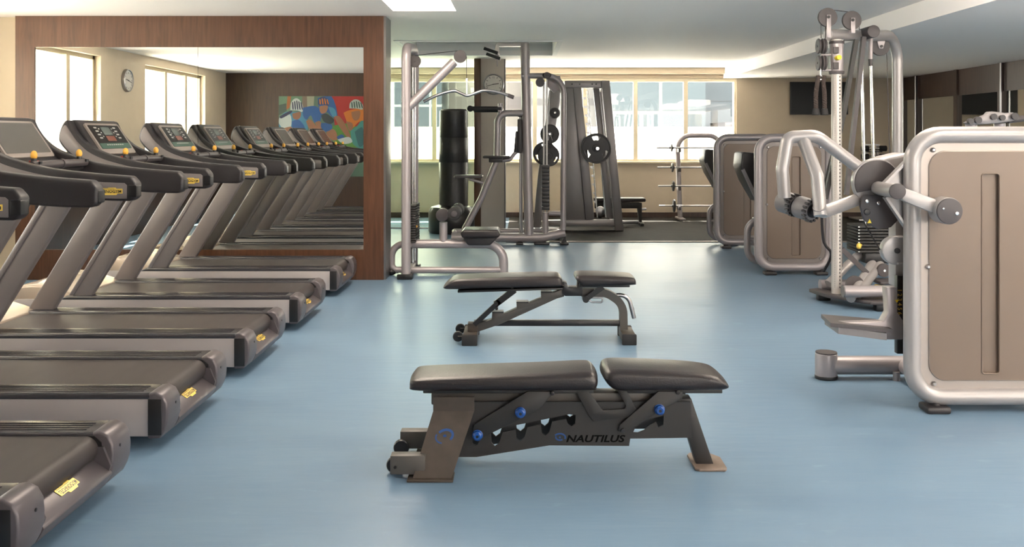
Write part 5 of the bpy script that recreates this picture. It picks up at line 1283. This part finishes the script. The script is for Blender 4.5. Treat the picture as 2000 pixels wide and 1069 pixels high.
    for k in range(n): g.span((xs-.006, Y+.116, s1.z+(s0.z-s1.z)*(k+.35)/n), (xs+.006, Y+.121, s1.z+(s0.z-s1.z)*(k+.65)/n))
    g.make('pin_slots', 'white', ws)
    G().span((s0.x+.06, Y+.15, s1.z-.09), (s1.x-.06, Y+.38, s1.z), bev=.01).make('stack_base', 'black', T)
    q = e(480, 245, Y+.05); G().cyl((q.x, q.y, q.z), (q.x+.05, q.y+.08, q.z), .008).ball(q, .026, (.8, .8, 1)).make('selector_pin', 'gold', T)
    # base: a-frame tubes, foot plate
    r = .036
    G().tube([e(335, 425, Y+.1), e(480, 285, Y+.25), e(560, 300, Y+.25), e(440, 495, Y-.28)], r, fil=[0, .10, .06, 0]).make('base_frame', 'silver_hi', T)
    G().tube([e(600, 300, Y+.25), e(560, 360, Y+.1), e(470, 480, Y-.25)], r, fil=.05).make('base_frame', 'silver_hi', T)
    z = .17
    p = e(405, 495, Y-.3); G().cyl((p.x, Y-.3, z-.02), (2.95, Y-.3, z-.02), .047, seg=22).make('front_tube', 'silver', T)
    G().cyl((p.x-.004, Y-.3, z-.02), (p.x+.004, Y-.3, z-.02), .048, seg=22).make('tube_cap', 'grey_pl', T)
    p2 = e(295, 438, Y+.25); G().cyl((p2.x, Y+.25, z-.06), (p2.x+.35, Y+.25, z-.06), .047, seg=22).make('rear_tube', 'silver', T)
    G().poly([(xp-.16, Y+.22), (xp-.08, Y+.26), (xp+.40, Y-.26), (xp+.36, Y-.40), (xp+.14, Y-.38), (xp-.10, Y-.05)], .055, .085, plane='xy', bev=.006).make('foot_plate', 'dark2', T)
    for x, y in ((xp-.06, Y+.15), (xp+.24, Y-.32), (2.9, Y-.3), (xr, YR), (p2.x+.2, Y+.25)):
        G().span((x-.05, y-.04, 0), (x+.05, y+.04, .06 if x != xr else .07), bev=.008).make('rubber_foot', 'black', T)
    for x, y, Yp, rr in ((460, 428, Y-.1, .072), (597, 360, Y+.05, .055)):
        c = e(x, y, Yp); g = G(); disc(g, c, rr, .032); pp = g.make('low_pulley', 'dark2', T); G().cyl((c.x, Yp-.025, c.z), (c.x, Yp+.02, c.z), .010).make('pulley_bolt', 'chrome', pp)
    G().tube(spline([a(400, 980, Y+.1), d(330, 930, Y+.15), b(55, 140, Y+.2), b(105, 240, Y+.2), b(60, 345, Y+.35)], 6), .012, seg=10).make('hose', 'dark', T)
    G().tube([e(400, 260, Y), e(520, 375, Y)], 0, rect=(.02, .04)).make('low_strut', 'dark2', T)
    g = G().span((e(560, 0, Y).x, Y-.1, e(0, 420, Y).z), (e(655, 0, Y).x, Y+.1, e(0, 405, Y).z), bev=.005); g.make('foot_rest', 'dark2', T)
    q = e(585, 438, Y); G().cyl((q.x-.05, q.y, q.z), (q.x+.06, q.y, q.z-.01), .022).make('yellow_marking', 'gold', T)
cable_machine()

def top_press():
    Y = 5.9; a = px(1840, 160, 10.69)
    T = thing('multi_press_machine', 'grey machine whose top linkage just shows over the nearest taupe cabinet', 'gym machine', (2.95, Y, 0))
    def P(x, y): q = a(x, y, Y); return (q.x, q.z)
    G().poly([P(520, 850), P(760, 760), P(950, 690), P(1020, 615), P(1130, 625), P(1330, 650), P(1510, 635), P(1540, 740), P(1540, 800), P(1440, 830), P(1300, 850), P(1000, 880), P(600, 900)], Y, Y+.07, bev=.008, holes=()).make('linkage_plate', 'smith', T)
    q = a(1520, 740, Y); G().tube([(q.x-.03, Y+.03, q.z-.02), (q.x+.35, Y+.03, q.z+.03)], .020).make('arm', 'dark2', T)
    for x, y, r in ((580, 820, .018), (735, 800, .022), (1060, 730, .02), (1240, 750, .018), (1500, 720, .022)):
        q = a(x, y, Y); G().cyl((q.x, Y-.02, q.z), (q.x, Y+.01, q.z), r).make('pivot_bolt', 'dark', T)
    x = (P(700, 0)[0], P(1300, 0)[0])
    for xx in x: G().tube([(xx, Y+.06, P(0, 860)[1]), (xx+.05, Y+.12, .9), (xx+.05, Y+.12, .05)], .035).make('upright', 'silver', T)
    G().span((x[0]-.1, Y-.1, .04), (x[1]+.2, Y+.45, .11), bev=.02).make('base', 'silver', T)
    for xx in (x[0], x[1]+.1):
        for yy in (Y, Y+.35): G().cyl((xx, yy, 0), (xx, yy, .05), .04).make('rubber_foot', 'black', T)
top_press()
